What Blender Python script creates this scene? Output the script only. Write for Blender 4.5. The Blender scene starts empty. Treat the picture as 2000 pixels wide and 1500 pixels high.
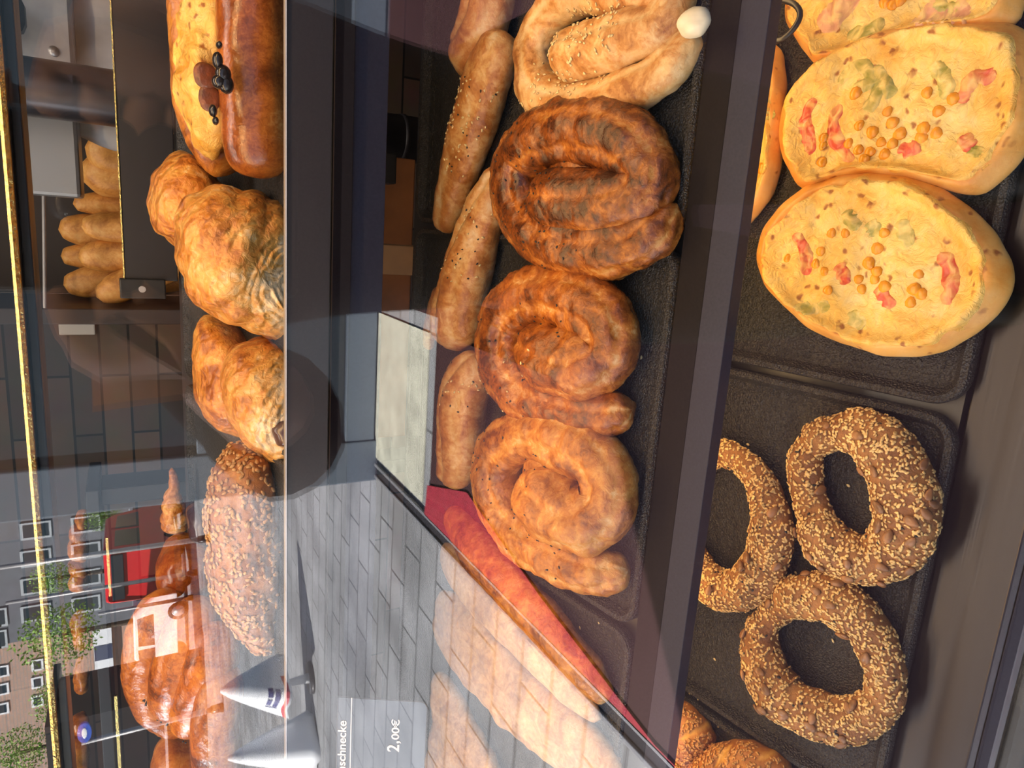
import bpy, math, random
import numpy as np
from mathutils import Matrix, Vector
random.seed(7); RNG = np.random.default_rng(11)
C = bpy.context.scene.collection

# ------------------------------------------------------------------ camera frame
# the photograph is a portrait shot stored on its side; camera at the origin, z = 0 is lens height, ground at z = GZ
F = 1333.0
def nrm(v): v = np.array(v, float); return v / np.linalg.norm(v)
DN = nrm((118, 2385, 1333)); LF = np.array((-6150, -440, 1333.0)); LF = nrm(LF - DN * (LF @ DN))
M = np.array([-LF, np.cross(-DN, -LF), -DN])
GZ = -1.45; GY = 0.170
def ray(x, y): return M @ np.array((750 - y, x - 1000, F))
def aty(x, y, Y): r = ray(x, y); return r * (Y / r[1])
def atz(x, y, Z): r = ray(x, y); return r * (Z / r[2])
def depth(P): return (M.T @ np.array(P))[2]
def mirror(P): return np.array((P[0], 2 * GY - P[1], P[2]))

class Tier:                                    # a sloping display level
    def __init__(s, y, z, deg):
        t = math.radians(deg); s.p0 = np.array((0, y, z)); s.ex = np.array((1.0, 0, 0))
        s.ey = np.array((0, math.cos(t), math.sin(t))); s.n = np.array((0, -math.sin(t), math.cos(t))); s.t = t
    def hit(s, x, y, h=0.0):                   # pixel -> local (a, b) on the plane h above the level
        r = ray(x, y); p = s.p0 + s.n * h; P = r * ((p @ s.n) / (r @ s.n))
        return np.array((P[0], (P - s.p0) @ s.ey))
    def world(s, a, b, h=0.0): return s.p0 + s.ex * a + s.ey * b + s.n * h
    def scale(s, x, y, h=0.0):
        a, b = s.hit(x, y, h); return depth(s.world(a, b, h)) / F
    def zat(s, Y): return s.p0[2] + (Y - s.p0[1]) * math.tan(s.t)
T3 = Tier(.30, -.500, 9); T2 = Tier(.36, -.385, 9); T1 = Tier(.54, -.128, 9)

# ------------------------------------------------------------------ noise
def _h(i, j, k):
    n = (i * 374761393 + j * 668265263 + k * 2147483647) & 0xffffffff
    n = ((n ^ (n >> 13)) * 1274126177) & 0xffffffff
    return ((n ^ (n >> 16)) & 0xffff) / 32767.5 - 1.0
def vnoise(P):
    P = np.asarray(P, float); I = np.floor(P).astype(np.int64); f = P - I; f = f * f * (3 - 2 * f)
    out = 0
    for a in (0, 1):
        wa = f[:, 0] if a else 1 - f[:, 0]
        for b in (0, 1):
            wb = f[:, 1] if b else 1 - f[:, 1]
            for c in (0, 1):
                wc = f[:, 2] if c else 1 - f[:, 2]
                out = out + wa * wb * wc * _h(I[:, 0] + a, I[:, 1] + b, I[:, 2] + c)
    return out
def fbm(P, octv=3):
    o = 0; A = 1; tot = 0
    for k in range(octv):
        o = o + A * vnoise(np.asarray(P) * 2 ** k + 17.3 * k); tot += A; A *= .5
    return o / tot

# ------------------------------------------------------------------ objects
def empty(name, loc, rx=0.0, label=None, cat=None, group=None, rz=0.0):
    o = bpy.data.objects.new(name, None); C.objects.link(o); o.empty_display_size = .02
    o.location = tuple(map(float, loc)); o.rotation_euler = (rx, 0, rz)
    return tag(o, label, cat, group)
def tag(o, label=None, cat=None, group=None, kind=None):
    if label: o['label'] = label
    if cat: o['category'] = cat
    if group: o['group'] = group
    if kind: o['kind'] = kind
    return o
def mk(name, V, Fc, mat, parent=None, smooth=True, bake=None, loc=None):
    me = bpy.data.meshes.new(name)
    me.from_pydata([tuple(map(float, v)) for v in V], [], [tuple(int(i) for i in f) for f in Fc])
    me.materials.append(mat)
    if smooth: me.polygons.foreach_set('use_smooth', [True] * len(me.polygons))
    if bake is not None:
        at = me.attributes.new('bake', 'FLOAT', 'POINT'); at.data.foreach_set('value', np.asarray(bake, np.float32))
    me.update()
    o = bpy.data.objects.new(name, me); C.objects.link(o)
    if parent is not None: o.parent = parent
    if loc is not None: o.location = tuple(map(float, loc))
    return o
def vnormals(V, Fc):
    V = np.asarray(V); N = np.zeros_like(V)
    q = np.array([f if len(f) == 4 else (f[0], f[1], f[2], f[2]) for f in Fc])
    n = np.cross(V[q[:, 2]] - V[q[:, 0]], V[q[:, 3]] - V[q[:, 1]])
    n2 = np.cross(V[q[:, 1]] - V[q[:, 0]], V[q[:, 2]] - V[q[:, 0]])
    n = np.where(np.abs(n).sum(1, keepdims=True) > 1e-14, n, n2)
    for k in range(4): np.add.at(N, q[:, k], n)
    return N / (np.linalg.norm(N, axis=1, keepdims=True) + 1e-12)
def box(x0, x1, y0, y1, z0, z1):
    V = [(x, y, z) for x in (x0, x1) for y in (y0, y1) for z in (z0, z1)]
    return V, [(0, 1, 3, 2), (4, 6, 7, 5), (0, 4, 5, 1), (2, 3, 7, 6), (0, 2, 6, 4), (1, 5, 7, 3)]
def join(parts):
    V = []; Fc = []
    for v, f in parts:
        n = len(V); V += [tuple(p) for p in v]; Fc += [tuple(i + n for i in q) for q in f]
    return V, Fc
def bevel(o, w=.002, seg=2):
    m = o.modifiers.new('bevel', 'BEVEL'); m.width = w; m.segments = seg; m.limit_method = 'ANGLE'; return o
def extrude_x(prof, x0, x1):                   # closed (y, z) profile swept along x
    n = len(prof); V = [(x0, y, z) for y, z in prof] + [(x1, y, z) for y, z in prof]
    Fc = [(i, (i + 1) % n, n + (i + 1) % n, n + i) for i in range(n)] + [tuple(range(n))[::-1], tuple(range(n, 2 * n))]
    return V, Fc
def cyl(p, q, r0, r1=None, n=12):
    p = np.array(p, float); q = np.array(q, float); r1 = r0 if r1 is None else r1
    t = nrm(q - p); s = nrm(np.cross(t, (0.3, .9, .2) if abs(t[2]) > .8 else (0, 0, 1))); b = np.cross(t, s)
    A = [2 * math.pi * k / n for k in range(n)]
    V = [p + r0 * (math.cos(a) * s + math.sin(a) * b) for a in A] + [q + r1 * (math.cos(a) * s + math.sin(a) * b) for a in A]
    return V, [(k, (k + 1) % n, n + (k + 1) % n, n + k) for k in range(n)] + [tuple(range(n))[::-1], tuple(range(n, 2 * n))]
def ellipsoid(c, r, nu=12, nv=8):
    V = [(c[0], c[1], c[2] + r[2])]
    for j in range(1, nv):
        t = math.pi * j / nv
        for i in range(nu):
            a = 2 * math.pi * i / nu
            V.append((c[0] + r[0] * math.sin(t) * math.cos(a), c[1] + r[1] * math.sin(t) * math.sin(a), c[2] + r[2] * math.cos(t)))
    V.append((c[0], c[1], c[2] - r[2])); Fc = []
    for i in range(nu):
        Fc.append((0, 1 + i, 1 + (i + 1) % nu))
        for j in range(nv - 2):
            a = 1 + j * nu; Fc.append((a + i, a + nu + i, a + nu + (i + 1) % nu, a + (i + 1) % nu))
        a = 1 + (nv - 2) * nu; Fc.append((a + i, len(V) - 1, a + (i + 1) % nu))
    return V, Fc
def resample(P, R, n):
    P = np.asarray(P, float); R = np.asarray(R, float)
    # Catmull-Rom through the given points, then even spacing
    Q = np.vstack([2 * P[0] - P[1], P, 2 * P[-1] - P[-2]]); out = []; rr = []
    for i in range(1, len(Q) - 2):
        for t in np.linspace(0, 1, 24, endpoint=False):
            p0, p1, p2, p3 = Q[i - 1:i + 3]
            out.append(.5 * ((2 * p1) + (p2 - p0) * t + (2 * p0 - 5 * p1 + 4 * p2 - p3) * t * t + (3 * p1 - p0 - 3 * p2 + p3) * t ** 3))
            s = t * t * (3 - 2 * t); rr.append(R[i - 1] * (1 - s) + R[i] * s)
    out.append(P[-1]); rr.append(R[-1]); out = np.array(out); rr = np.array(rr)
    d = np.concatenate([[0], np.cumsum(np.linalg.norm(np.diff(out, axis=0), axis=1))]); u = np.linspace(0, d[-1], n)
    return np.array([np.interp(u, d, out[:, k]) for k in range(3)]).T, np.interp(u, d, rr), d[-1]
def tube(P, R, nseg=28, step=.0035, up=(0, 0, 1), flat=.86, cap=True, closed=False, amp=.0012, nsc=55, creases=(), seed=0.0,
         ridges=0, ridge_amp=0.0, clamp=0.0, fine=0.0):
    """swept dough roll; returns V, F, bake"""
    P = np.asarray(P, float); R = np.asarray(R, float)
    if closed:
        pts = P; rad = R; n = len(P)
    else:
        L = np.linalg.norm(np.diff(P, axis=0), axis=1).sum(); n = max(10, int(L / step))
        pts, rad, L = resample(P, R, n)
        if cap:                                 # rounded ends
            d = np.linspace(0, L, n)
            for dd, r in ((d, rad[0]), (L - d, rad[-1])):
                w = min(r * .9, L * .3); k = np.clip(dd / w, 0, 1); rad = rad * np.maximum(.02, np.sqrt(1 - (1 - k) ** 2)) ** .8
    T = (np.roll(pts, -1, 0) - np.roll(pts, 1, 0)) if closed else np.gradient(pts, axis=0)
    T = T / (np.linalg.norm(T, axis=1, keepdims=True) + 1e-12); U = np.array(up, float)
    S = np.cross(T, U); S /= np.linalg.norm(S, axis=1, keepdims=True) + 1e-9; B = np.cross(S, T)
    A = np.linspace(0, 2 * math.pi, nseg, endpoint=False); V = np.zeros((n, nseg, 3)); dep = np.zeros((n, nseg))
    s = np.linspace(0, 1, n)
    for k, a in enumerate(A):
        g = np.ones(n)
        for (phi, w, dpt) in creases:
            ph = phi + .25 * np.sin(s * 7 + seed); dd = np.abs((a - ph + math.pi) % (2 * math.pi) - math.pi)
            c = np.exp(-(dd / w) ** 2); g = g - dpt * c; dep[:, k] = np.maximum(dep[:, k], c * (dpt > .02))
        if ridges: g = g * (1 + ridge_amp * (np.abs(np.sin(s * ridges * math.pi + .6 * math.cos(a))) - .6))
        V[:, k] = pts + (rad * g)[:, None] * (math.cos(a) * S + math.sin(a) * B * flat)
    V = V.reshape(-1, 3); Fc = []
    rows = n if closed else n - 1
    for i in range(rows):
        i2 = (i + 1) % n
        for k in range(nseg): k2 = (k + 1) % nseg; Fc.append((i * nseg + k, i * nseg + k2, i2 * nseg + k2, i2 * nseg + k))
    if not closed: Fc += [tuple(range(nseg))[::-1], tuple((n - 1) * nseg + k for k in range(nseg))]
    q = [f for f in Fc if len(f) == 4]; N = vnormals(V, q); ctr = np.repeat(pts, nseg, axis=0)
    if ((V - ctr) * N).sum() < 0: Fc = [f[::-1] for f in Fc]; N = -N
    if fine: V = V + N * (fine * np.abs(fbm(V * 170 + seed, 2)))[:, None]
    d = fbm(V * nsc + seed * 7.1, 3); V = V + N * (amp * d * 1.6)[:, None]
    bake = .5 + .55 * np.clip(N @ np.array(up, float), -.6, 1) * .6 - .5 * dep.reshape(-1) + .25 * fbm(V * 28 + seed * 3, 2)
    if clamp is not None: V[:, 2] = np.maximum(V[:, 2], clamp)
    return V, Fc, bake
def polar(poly, n=110, smooth=3, c=None):
    poly = np.asarray(poly, float); c = np.mean([poly.min(0), poly.max(0)], axis=0) * .5 + poly.mean(0) * .5 if c is None else np.asarray(c)
    A = np.linspace(0, 2 * math.pi, n, endpoint=False); R = np.zeros(n); Q = poly - c; m = len(Q)
    for i, a in enumerate(A):
        d = np.array((math.cos(a), math.sin(a))); best = 0
        for j in range(m):
            p, q = Q[j], Q[(j + 1) % m]; e = q - p; den = d[0] * e[1] - d[1] * e[0]
            if abs(den) < 1e-12: continue
            t = (p[0] * e[1] - p[1] * e[0]) / den; u = (p[0] * d[1] - p[1] * d[0]) / den
            if t > 0 and -1e-6 <= u <= 1 + 1e-6: best = max(best, t)
        R[i] = best
    for _ in range(smooth): R = .25 * np.roll(R, 1) + .5 * R + .25 * np.roll(R, -1)
    return c, A, R
def lump(poly, h, rings=26, n=110, p=.75, waist=.35, foot=.86, amp=.0015, nsc=50, seed=0.0, zf=None, c=None, smooth=3, creases=()):
    """loaf over an outline in its own plane: rounded top, belly, flat foot; returns V, F, bake, centre"""
    c, A, R = polar(poly, n, smooth, c); V = [(0, 0, h)]; ca = np.cos(A); sa = np.sin(A); row = []
    for k in range(1, rings + 1):
        t = (math.pi / 2) * k / rings; r = math.sin(t) ** p if p < 1 else math.sin(t); z = h * waist + h * (1 - waist) * max(0.0, math.cos(t)) ** .9
        row.append((r, z, 1))
    for r, z in ((.985, h * waist * .6), (.94, h * waist * .2), (foot, 0)): row.append((r, z, 0))
    for r, z, _ in row: V += [(R[i] * r * ca[i], R[i] * r * sa[i], z) for i in range(n)]
    V.append((0, 0, 0)); V = np.array(V); Fc = []
    m = len(row)
    for i in range(n):
        j = (i + 1) % n; Fc.append((0, 1 + i, 1 + j))
        for k in range(m - 1): a = 1 + k * n; Fc.append((a + i, a + n + i, a + n + j, a + j))
        a = 1 + (m - 1) * n; Fc.append((a + i, len(V) - 1, a + j))
    rr = np.concatenate([[0]] + [[r * 1.0] * n for r, z, _ in row] + [[0]])
    if zf is not None: V[:1 + rings * n, 2] = zf(V[:1 + rings * n], rr[:1 + rings * n])
    N = vnormals(V, Fc)
    if (N[:, 2] * (V[:, 2] - h * .3)).sum() < 0: Fc = [f[::-1] for f in Fc]; N = -N
    d = fbm(V * nsc + seed * 5.3, 3); V = V + N * (amp * 1.6 * d)[:, None]
    V[:, 2] = np.maximum(V[:, 2], 0)
    bake = .5 + .4 * np.clip(N[:, 2], -.5, 1) - .15 + .28 * fbm(V * 26 + seed * 3, 2)
    return V, Fc, bake, c
def seeds(V, Fc, count, size, filt=None, seed=1, up=None, sink=.3):
    """small tear-drop grains lying on a surface, merged into one coat"""
    rng = np.random.default_rng(seed); V = np.asarray(V, float); q = np.array([f for f in Fc if len(f) == 4])
    cen = V[q].mean(1); n = np.cross(V[q[:, 2]] - V[q[:, 0]], V[q[:, 3]] - V[q[:, 1]]); ar = np.linalg.norm(n, axis=1); n = n / (ar[:, None] + 1e-12)
    ok = np.ones(len(q), bool) if filt is None else filt(cen, n); w = np.where(ok, ar, 0)
    if w.sum() <= 0: return [], [], []
    idx = rng.choice(len(q), count, p=w / w.sum()); o = rng.random((count, 2))
    tmpl, tf = ellipsoid((0, 0, 0), (1, 1, 1), 6, 4); tmpl = np.array(tmpl); tmpl[:, 1] *= 1 - .35 * tmpl[:, 0]
    outV = []; outF = []; spots = []
    for k, (i, (a, b)) in enumerate(zip(idx, o)):
        v = V[q[i]]; p = (1 - a) * (1 - b) * v[0] + a * (1 - b) * v[1] + a * b * v[2] + (1 - a) * b * v[3]; nn = n[i]
        t = nrm(np.cross(nn, rng.normal(size=3))); b2 = np.cross(nn, t); s = size * rng.uniform(.8, 1.2)
        W = p + nn * s * sink + (tmpl[:, :1] * t * s + tmpl[:, 1:2] * b2 * s * .58 + tmpl[:, 2:] * nn * s * .38)
        base = len(outV); outV += list(W); outF += [tuple(x + base for x in f) for f in tf]; spots.append((p, nn, t))
    return outV, outF, spots

# ------------------------------------------------------------------ materials
def material(name):
    m = bpy.data.materials.new(name); m.use_nodes = True; nt = m.node_tree; return m, nt, nt.nodes['Principled BSDF']
def node(nt, typ, **kw):
    n = nt.nodes.new(typ)
    for k, v in kw.items():
        if k in n.inputs.keys(): n.inputs[k].default_value = v
        else: setattr(n, k, v)
    return n
def plain(name, col, rough=.5, metal=0.0, spec=.5, nscale=0, namt=.0, bump=0, bscale=300):
    m, nt, b = material(name); b.inputs['Base Color'].default_value = (*col, 1); b.inputs['Roughness'].default_value = rough
    b.inputs['Metallic'].default_value = metal; b.inputs['Specular IOR Level'].default_value = spec
    tc = node(nt, 'ShaderNodeTexCoord')
    if nscale:
        n = node(nt, 'ShaderNodeTexNoise', Scale=nscale, Detail=4.0); nt.links.new(tc.outputs['Object'], n.inputs['Vector'])
        r = node(nt, 'ShaderNodeValToRGB'); r.color_ramp.elements[0].color = (*[c * (1 - namt) for c in col], 1); r.color_ramp.elements[1].color = (*[min(1, c * (1 + namt)) for c in col], 1)
        r.color_ramp.elements[0].position = .3; r.color_ramp.elements[1].position = .7
        nt.links.new(n.outputs['Fac'], r.inputs['Fac']); nt.links.new(r.outputs['Color'], b.inputs['Base Color'])
    if bump:
        n = node(nt, 'ShaderNodeTexNoise', Scale=bscale, Detail=3.0); nt.links.new(tc.outputs['Object'], n.inputs['Vector'])
        bp = node(nt, 'ShaderNodeBump', Strength=bump, Distance=.002); nt.links.new(n.outputs['Fac'], bp.inputs['Height']); nt.links.new(bp.outputs['Normal'], b.inputs['Normal'])
    return m
def crust(name, stops, pscale=40, fine=170, bump=.35, rough=.38, wave=None, dist=1.5, nw=1.7, spots=None, bw=.55, fw=.75, bdist=.0022):
    """baked dough: colour runs with how strongly each place is baked"""
    m, nt, b = material(name); L = nt.links.new; tc = node(nt, 'ShaderNodeTexCoord'); at = node(nt, 'ShaderNodeAttribute', attribute_name='bake')
    n1 = node(nt, 'ShaderNodeTexNoise', Scale=float(pscale), Detail=8.0, Roughness=.62, Distortion=.8); L(tc.outputs['Object'], n1.inputs['Vector'])
    n2 = node(nt, 'ShaderNodeTexNoise', Scale=float(fine), Detail=5.0, Roughness=.6, Distortion=float(dist)); L(tc.outputs['Object'], n2.inputs['Vector'])
    a = node(nt, 'ShaderNodeMath', operation='MULTIPLY_ADD'); L(n1.outputs['Fac'], a.inputs[0]); a.inputs[1].default_value = nw; a.inputs[2].default_value = -nw / 2
    c = node(nt, 'ShaderNodeMath', operation='MULTIPLY_ADD'); L(n2.outputs['Fac'], c.inputs[0]); c.inputs[1].default_value = fw; c.inputs[2].default_value = -fw / 2
    s = node(nt, 'ShaderNodeMath', operation='ADD'); L(a.outputs[0], s.inputs[0]); L(c.outputs[0], s.inputs[1])
    k = node(nt, 'ShaderNodeMath', operation='MULTIPLY_ADD'); L(at.outputs['Fac'], k.inputs[0]); k.inputs[1].default_value = bw; L(s.outputs[0], k.inputs[2])
    k2 = node(nt, 'ShaderNodeMath', operation='ADD', use_clamp=True); L(k.outputs[0], k2.inputs[0]); k2.inputs[1].default_value = .5 - bw * .5
    r = node(nt, 'ShaderNodeValToRGB'); e = r.color_ramp.elements
    while len(e) < len(stops): e.new(.5)
    for el, (p, col) in zip(e, stops): el.position = p; el.color = (*col, 1)
    L(k2.outputs[0], r.inputs['Fac']); col = r.outputs['Color']; h = n2.outputs['Fac']
    if spots:                                   # blistered brown spots
        vs = node(nt, 'ShaderNodeTexVoronoi', Scale=float(spots[0])); nd = node(nt, 'ShaderNodeTexNoise', Scale=90.0); L(tc.outputs['Object'], nd.inputs['Vector'])
        mx = node(nt, 'ShaderNodeMixRGB', Fac=.012); L(tc.outputs['Object'], mx.inputs[1]); L(nd.outputs['Color'], mx.inputs[2]); L(mx.outputs[0], vs.inputs['Vector'])
        rp = node(nt, 'ShaderNodeValToRGB'); rp.color_ramp.elements[0].position = spots[1] * .45; rp.color_ramp.elements[0].color = (1, 1, 1, 1)
        rp.color_ramp.elements[1].position = spots[1]; rp.color_ramp.elements[1].color = (0, 0, 0, 1); L(vs.outputs['Distance'], rp.inputs['Fac'])
        sx = node(nt, 'ShaderNodeSeparateColor'); L(vs.outputs['Color'], sx.inputs[0])
        gt = node(nt, 'ShaderNodeMath', operation='GREATER_THAN'); L(sx.outputs[0], gt.inputs[0]); gt.inputs[1].default_value = spots[2]
        mu = node(nt, 'ShaderNodeMath', operation='MULTIPLY'); L(rp.outputs['Color'], mu.inputs[0]); L(gt.outputs[0], mu.inputs[1])
        m2 = node(nt, 'ShaderNodeMixRGB'); L(mu.outputs[0], m2.inputs[0]); L(col, m2.inputs[1]); m2.inputs[2].default_value = (*spots[3], 1); col = m2.outputs[0]
    L(col, b.inputs['Base Color']); b.inputs['Roughness'].default_value = rough
    if wave:
        w = node(nt, 'ShaderNodeTexWave', Scale=float(wave[0]), Distortion=float(wave[1]), Detail=3.0, bands_direction=wave[2]); w.inputs['Detail Scale'].default_value = 1.5
        L(tc.outputs['Object'], w.inputs['Vector']); ad = node(nt, 'ShaderNodeMath', operation='MULTIPLY_ADD'); L(w.outputs['Fac'], ad.inputs[0]); ad.inputs[1].default_value = wave[3]; L(h, ad.inputs[2]); h = ad.outputs[0]
    bp = node(nt, 'ShaderNodeBump', Strength=bump, Distance=bdist); L(h, bp.inputs['Height']); L(bp.outputs['Normal'], b.inputs['Normal'])
    b.inputs['Subsurface Weight'].default_value = 0.0
    return m
PALE = (.72, .47, .21); CREAM = (.80, .60, .36); GOLD = (.62, .27, .055); AMB = (.50, .175, .026); BRN = (.27, .075, .012); DRK = (.10, .028, .008)
M_dark_snail = crust('dark_flaky_crust', [(.08, (.54, .27, .075)), (.30, (.40, .135, .022)), (.54, (.21, .056, .009)), (.85, (.055, .015, .005))], rough=.25, bump=.5, dist=.7)
M_mid_snail = crust('amber_flaky_crust', [(.08, (.62, .36, .14)), (.32, (.47, .17, .028)), (.56, (.30, .082, .012)), (.9, (.095, .024, .005))], rough=.25, bump=.5, dist=.7)
M_gold_snail = crust('golden_flaky_crust', [(.08, (.72, .47, .20)), (.35, (.58, .26, .050)), (.62, (.42, .145, .021)), (.95, (.17, .045, .008))], rough=.27, bump=.5, dist=.7)
M_pale_snail = crust('pale_pastry_crust', [(.10, (.76, .56, .32)), (.48, (.66, .42, .18)), (.70, (.54, .25, .07)), (.95, (.30, .10, .02))], rough=.40, bump=.4, dist=.6)
M_roll = crust('long_pastry_crust', [(.08, (.74, .53, .30)), (.40, (.62, .34, .12)), (.66, (.47, .18, .042)), (.95, (.28, .085, .018))], rough=.36, bump=.45, dist=.6)
M_flat = crust('flat_pastry_crust', [(.05, (.74, .54, .34)), (.5, (.60, .36, .17)), (1.0, (.34, .15, .055))], rough=.5, bump=.5, dist=.6)
M_flaky = crust('layered_croissant_crust', [(.04, (.78, .58, .34)), (.28, (.70, .36, .085)), (.55, (.55, .20, .032)), (.85, (.24, .065, .011))], rough=.30, bump=.8, wave=(26, 9, 'DIAGONAL', .8), fine=150, dist=1.0)
M_layers = crust('pale_dough_layers', [(.0, (.62, .45, .27)), (.5, (.80, .66, .46)), (1.0, (.84, .70, .48))], rough=.6, bump=.9, wave=(55, 5, 'Z', 1.0), fine=120)
M_glossy = crust('glossy_bun_crust', [(.08, (.62, .28, .07)), (.35, (.42, .13, .02)), (.62, (.26, .065, .010)), (.95, (.10, .022, .005))], rough=.18, bump=.15, pscale=20, fine=220)
M_plait = crust('plaited_bun_crust', [(.08, (.66, .30, .06)), (.4, (.52, .18, .027)), (.7, (.32, .085, .013)), (.95, (.12, .03, .007))], rough=.22, bump=.3, pscale=26)
M_ring = crust('wholemeal_ring_crust', [(.1, (.47, .22, .068)), (.5, (.37, .155, .040)), (.9, (.22, .08, .020))], rough=.5, bump=.6, fine=260)
M_dough = crust('pizza_dough', [(.08, (.80, .53, .24)), (.45, (.78, .41, .10)), (.72, (.68, .28, .042)), (.95, (.40, .13, .02))], rough=.40, bump=.15, pscale=20, nw=1.3, fw=.3, spots=(115, .36, .70, (.33, .11, .02)))
M_cheese = crust('melted_cheese', [(.05, (.88, .66, .27)), (.45, (.87, .54, .12)), (.74, (.80, .38, .05)), (.97, (.50, .17, .02))], rough=.28, bump=.8, pscale=45, nw=1.2, fw=.5, fine=120, spots=(125, .36, .66, (.36, .12, .02)), bdist=.003)
M_loaf = crust('baguette_crust', [(.05, (.78, .45, .15)), (.5, (.64, .29, .065)), (1.0, (.34, .115, .022))], rough=.5, bump=.3, fine=90)
M_simit = crust('sesame_twist_crust', [(.0, (.72, .38, .08)), (.4, (.50, .19, .035)), (1.0, (.26, .075, .015))], rough=.45, bump=.3)
M_seed_roll = crust('seeded_stick_crust', [(.0, (.60, .28, .08)), (.5, (.40, .15, .035)), (1.0, (.2, .06, .014))], rough=.3, bump=.6, wave=(30, 6, 'X', .6))
M_sesame = plain('sesame', (.80, .58, .28), .45, nscale=400, namt=.35)
M_sesame_r = plain('baked_sesame', (.76, .47, .18), .42, nscale=260, namt=.4)
M_sesame_d = plain('toasted_sesame', (.60, .30, .09), .45, nscale=400, namt=.4)
M_nigella = plain('black_cumin', (.012, .010, .010), .5)
M_pumpkin = plain('roasted_pumpkin_seed', (.27, .12, .045), .35, nscale=120, namt=.4)
M_corn = plain('sweetcorn', (.78, .30, .012), .25, nscale=150, namt=.2)
def veiled(name, c, veil, rough=.28, cut=.52):
    m, nt, b = material(name); L = nt.links.new; tc = node(nt, 'ShaderNodeTexCoord'); n = node(nt, 'ShaderNodeTexNoise', Scale=110.0, Detail=5.0, Distortion=.8); L(tc.outputs['Object'], n.inputs['Vector'])
    r = node(nt, 'ShaderNodeValToRGB'); r.color_ramp.elements[0].position = cut - .14; r.color_ramp.elements[0].color = (*c, 1); r.color_ramp.elements[1].position = cut + .14; r.color_ramp.elements[1].color = (*veil, 1)
    L(n.outputs['Fac'], r.inputs['Fac']); L(r.outputs['Color'], b.inputs['Base Color']); b.inputs['Roughness'].default_value = rough
    bp = node(nt, 'ShaderNodeBump', Strength=.6, Distance=.002); L(n.outputs['Fac'], bp.inputs['Height']); L(bp.outputs['Normal'], b.inputs['Normal']); return m
M_tomato = veiled('tomato', (.60, .07, .03), (.82, .46, .14), cut=.53)
M_pepper = veiled('green_pepper', (.30, .27, .045), (.80, .56, .17), cut=.49)
M_ham = veiled('ham', (.62, .28, .15), (.80, .52, .20), cut=.52)
M_olive = plain('black_olive', (.018, .014, .014), .16)
M_saus = plain('sausage_slice', (.15, .042, .014), .35, nscale=180, namt=.5, bump=.4)
M_choc = plain('chocolate', (.05, .018, .010), .25)
M_feta = plain('white_cheese', (.76, .66, .48), .5, nscale=80, namt=.15)
def tray_mat():
    m, nt, b = material('grained_black_tray'); L = nt.links.new; tc = node(nt, 'ShaderNodeTexCoord'); b.inputs['Base Color'].default_value = (.025, .022, .020, 1)
    b.inputs['Roughness'].default_value = .34; v = node(nt, 'ShaderNodeTexVoronoi', Scale=620.0); L(tc.outputs['Object'], v.inputs['Vector'])
    n = node(nt, 'ShaderNodeTexNoise', Scale=900.0, Detail=2.0); L(tc.outputs['Object'], n.inputs['Vector'])
    ad = node(nt, 'ShaderNodeMath', operation='ADD'); L(v.outputs['Distance'], ad.inputs[0]); L(n.outputs['Fac'], ad.inputs[1])
    bp = node(nt, 'ShaderNodeBump', Strength=1.0, Distance=.0012); L(ad.outputs[0], bp.inputs['Height']); L(bp.outputs['Normal'], b.inputs['Normal']); return m
M_tray = tray_mat()
M_lip = plain('dark_anodised_metal', (.014, .011, .012), .45, .0, .05, nscale=500, namt=.15)
M_lip_blue = plain('dark_satin_front_strip', (.034, .033, .048), .42, .1, .10, nscale=500, namt=.1)
M_black = plain('black_plastic', (.010, .010, .012), .4)
M_fascia = plain('dark_fascia', (.034, .026, .026), .45, nscale=600, namt=.12)
def brushed():
    m, nt, b = material('brushed_aluminium'); L = nt.links.new; tc = node(nt, 'ShaderNodeTexCoord'); mp = node(nt, 'ShaderNodeMapping'); mp.inputs['Scale'].default_value = (3, 900, 900)
    L(tc.outputs['Object'], mp.inputs[0]); n = node(nt, 'ShaderNodeTexNoise', Scale=1.0, Detail=3.0); L(mp.outputs[0], n.inputs['Vector'])
    r = node(nt, 'ShaderNodeMapRange'); r.inputs['To Min'].default_value = .24; r.inputs['To Max'].default_value = .44; L(n.outputs['Fac'], r.inputs[0]); L(r.outputs[0], b.inputs['Roughness'])
    b.inputs['Metallic'].default_value = 1; b.inputs['Base Color'].default_value = (.045, .041, .040, 1); b.inputs['Anisotropic'].default_value = .5
    bp = node(nt, 'ShaderNodeBump', Strength=.08, Distance=.0005); L(n.outputs['Fac'], bp.inputs['Height']); L(bp.outputs['Normal'], b.inputs['Normal']); return m
M_alu = brushed()
M_steel = plain('stainless_steel', (.42, .41, .42), .4, .55, nscale=60, namt=.08)
M_post = plain('dark_painted_steel', (.030, .028, .034), .35, .3)
M_paper = plain('white_paper', (.70, .68, .68), .7, nscale=30, namt=.12, bump=.3, bscale=40)
def glassmat(name, ior, tint=(1, 1, 1)):
    m = bpy.data.materials.new(name); m.use_nodes = True; nt = m.node_tree; nt.nodes.remove(nt.nodes['Principled BSDF']); L = nt.links.new
    out = nt.nodes['Material Output']; t = node(nt, 'ShaderNodeBsdfTransparent'); t.inputs[0].default_value = (*tint, 1)
    g = node(nt, 'ShaderNodeBsdfGlossy', Roughness=0.0); f = node(nt, 'ShaderNodeFresnel', IOR=ior); x = node(nt, 'ShaderNodeMixShader')
    ge = node(nt, 'ShaderNodeNewGeometry'); mr = node(nt, 'ShaderNodeMapRange'); mr.inputs['To Min'].default_value = ior; mr.inputs['To Max'].default_value = 1 / ior; L(ge.outputs['Backfacing'], mr.inputs[0]); L(mr.outputs[0], f.inputs['IOR'])
    L(f.outputs[0], x.inputs[0]); L(t.outputs[0], x.inputs[1]); L(g.outputs[0], x.inputs[2]); L(x.outputs[0], out.inputs[0]); return m
M_glass = glassmat('front_glass', 1.85, (.99, 1, .995))
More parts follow.
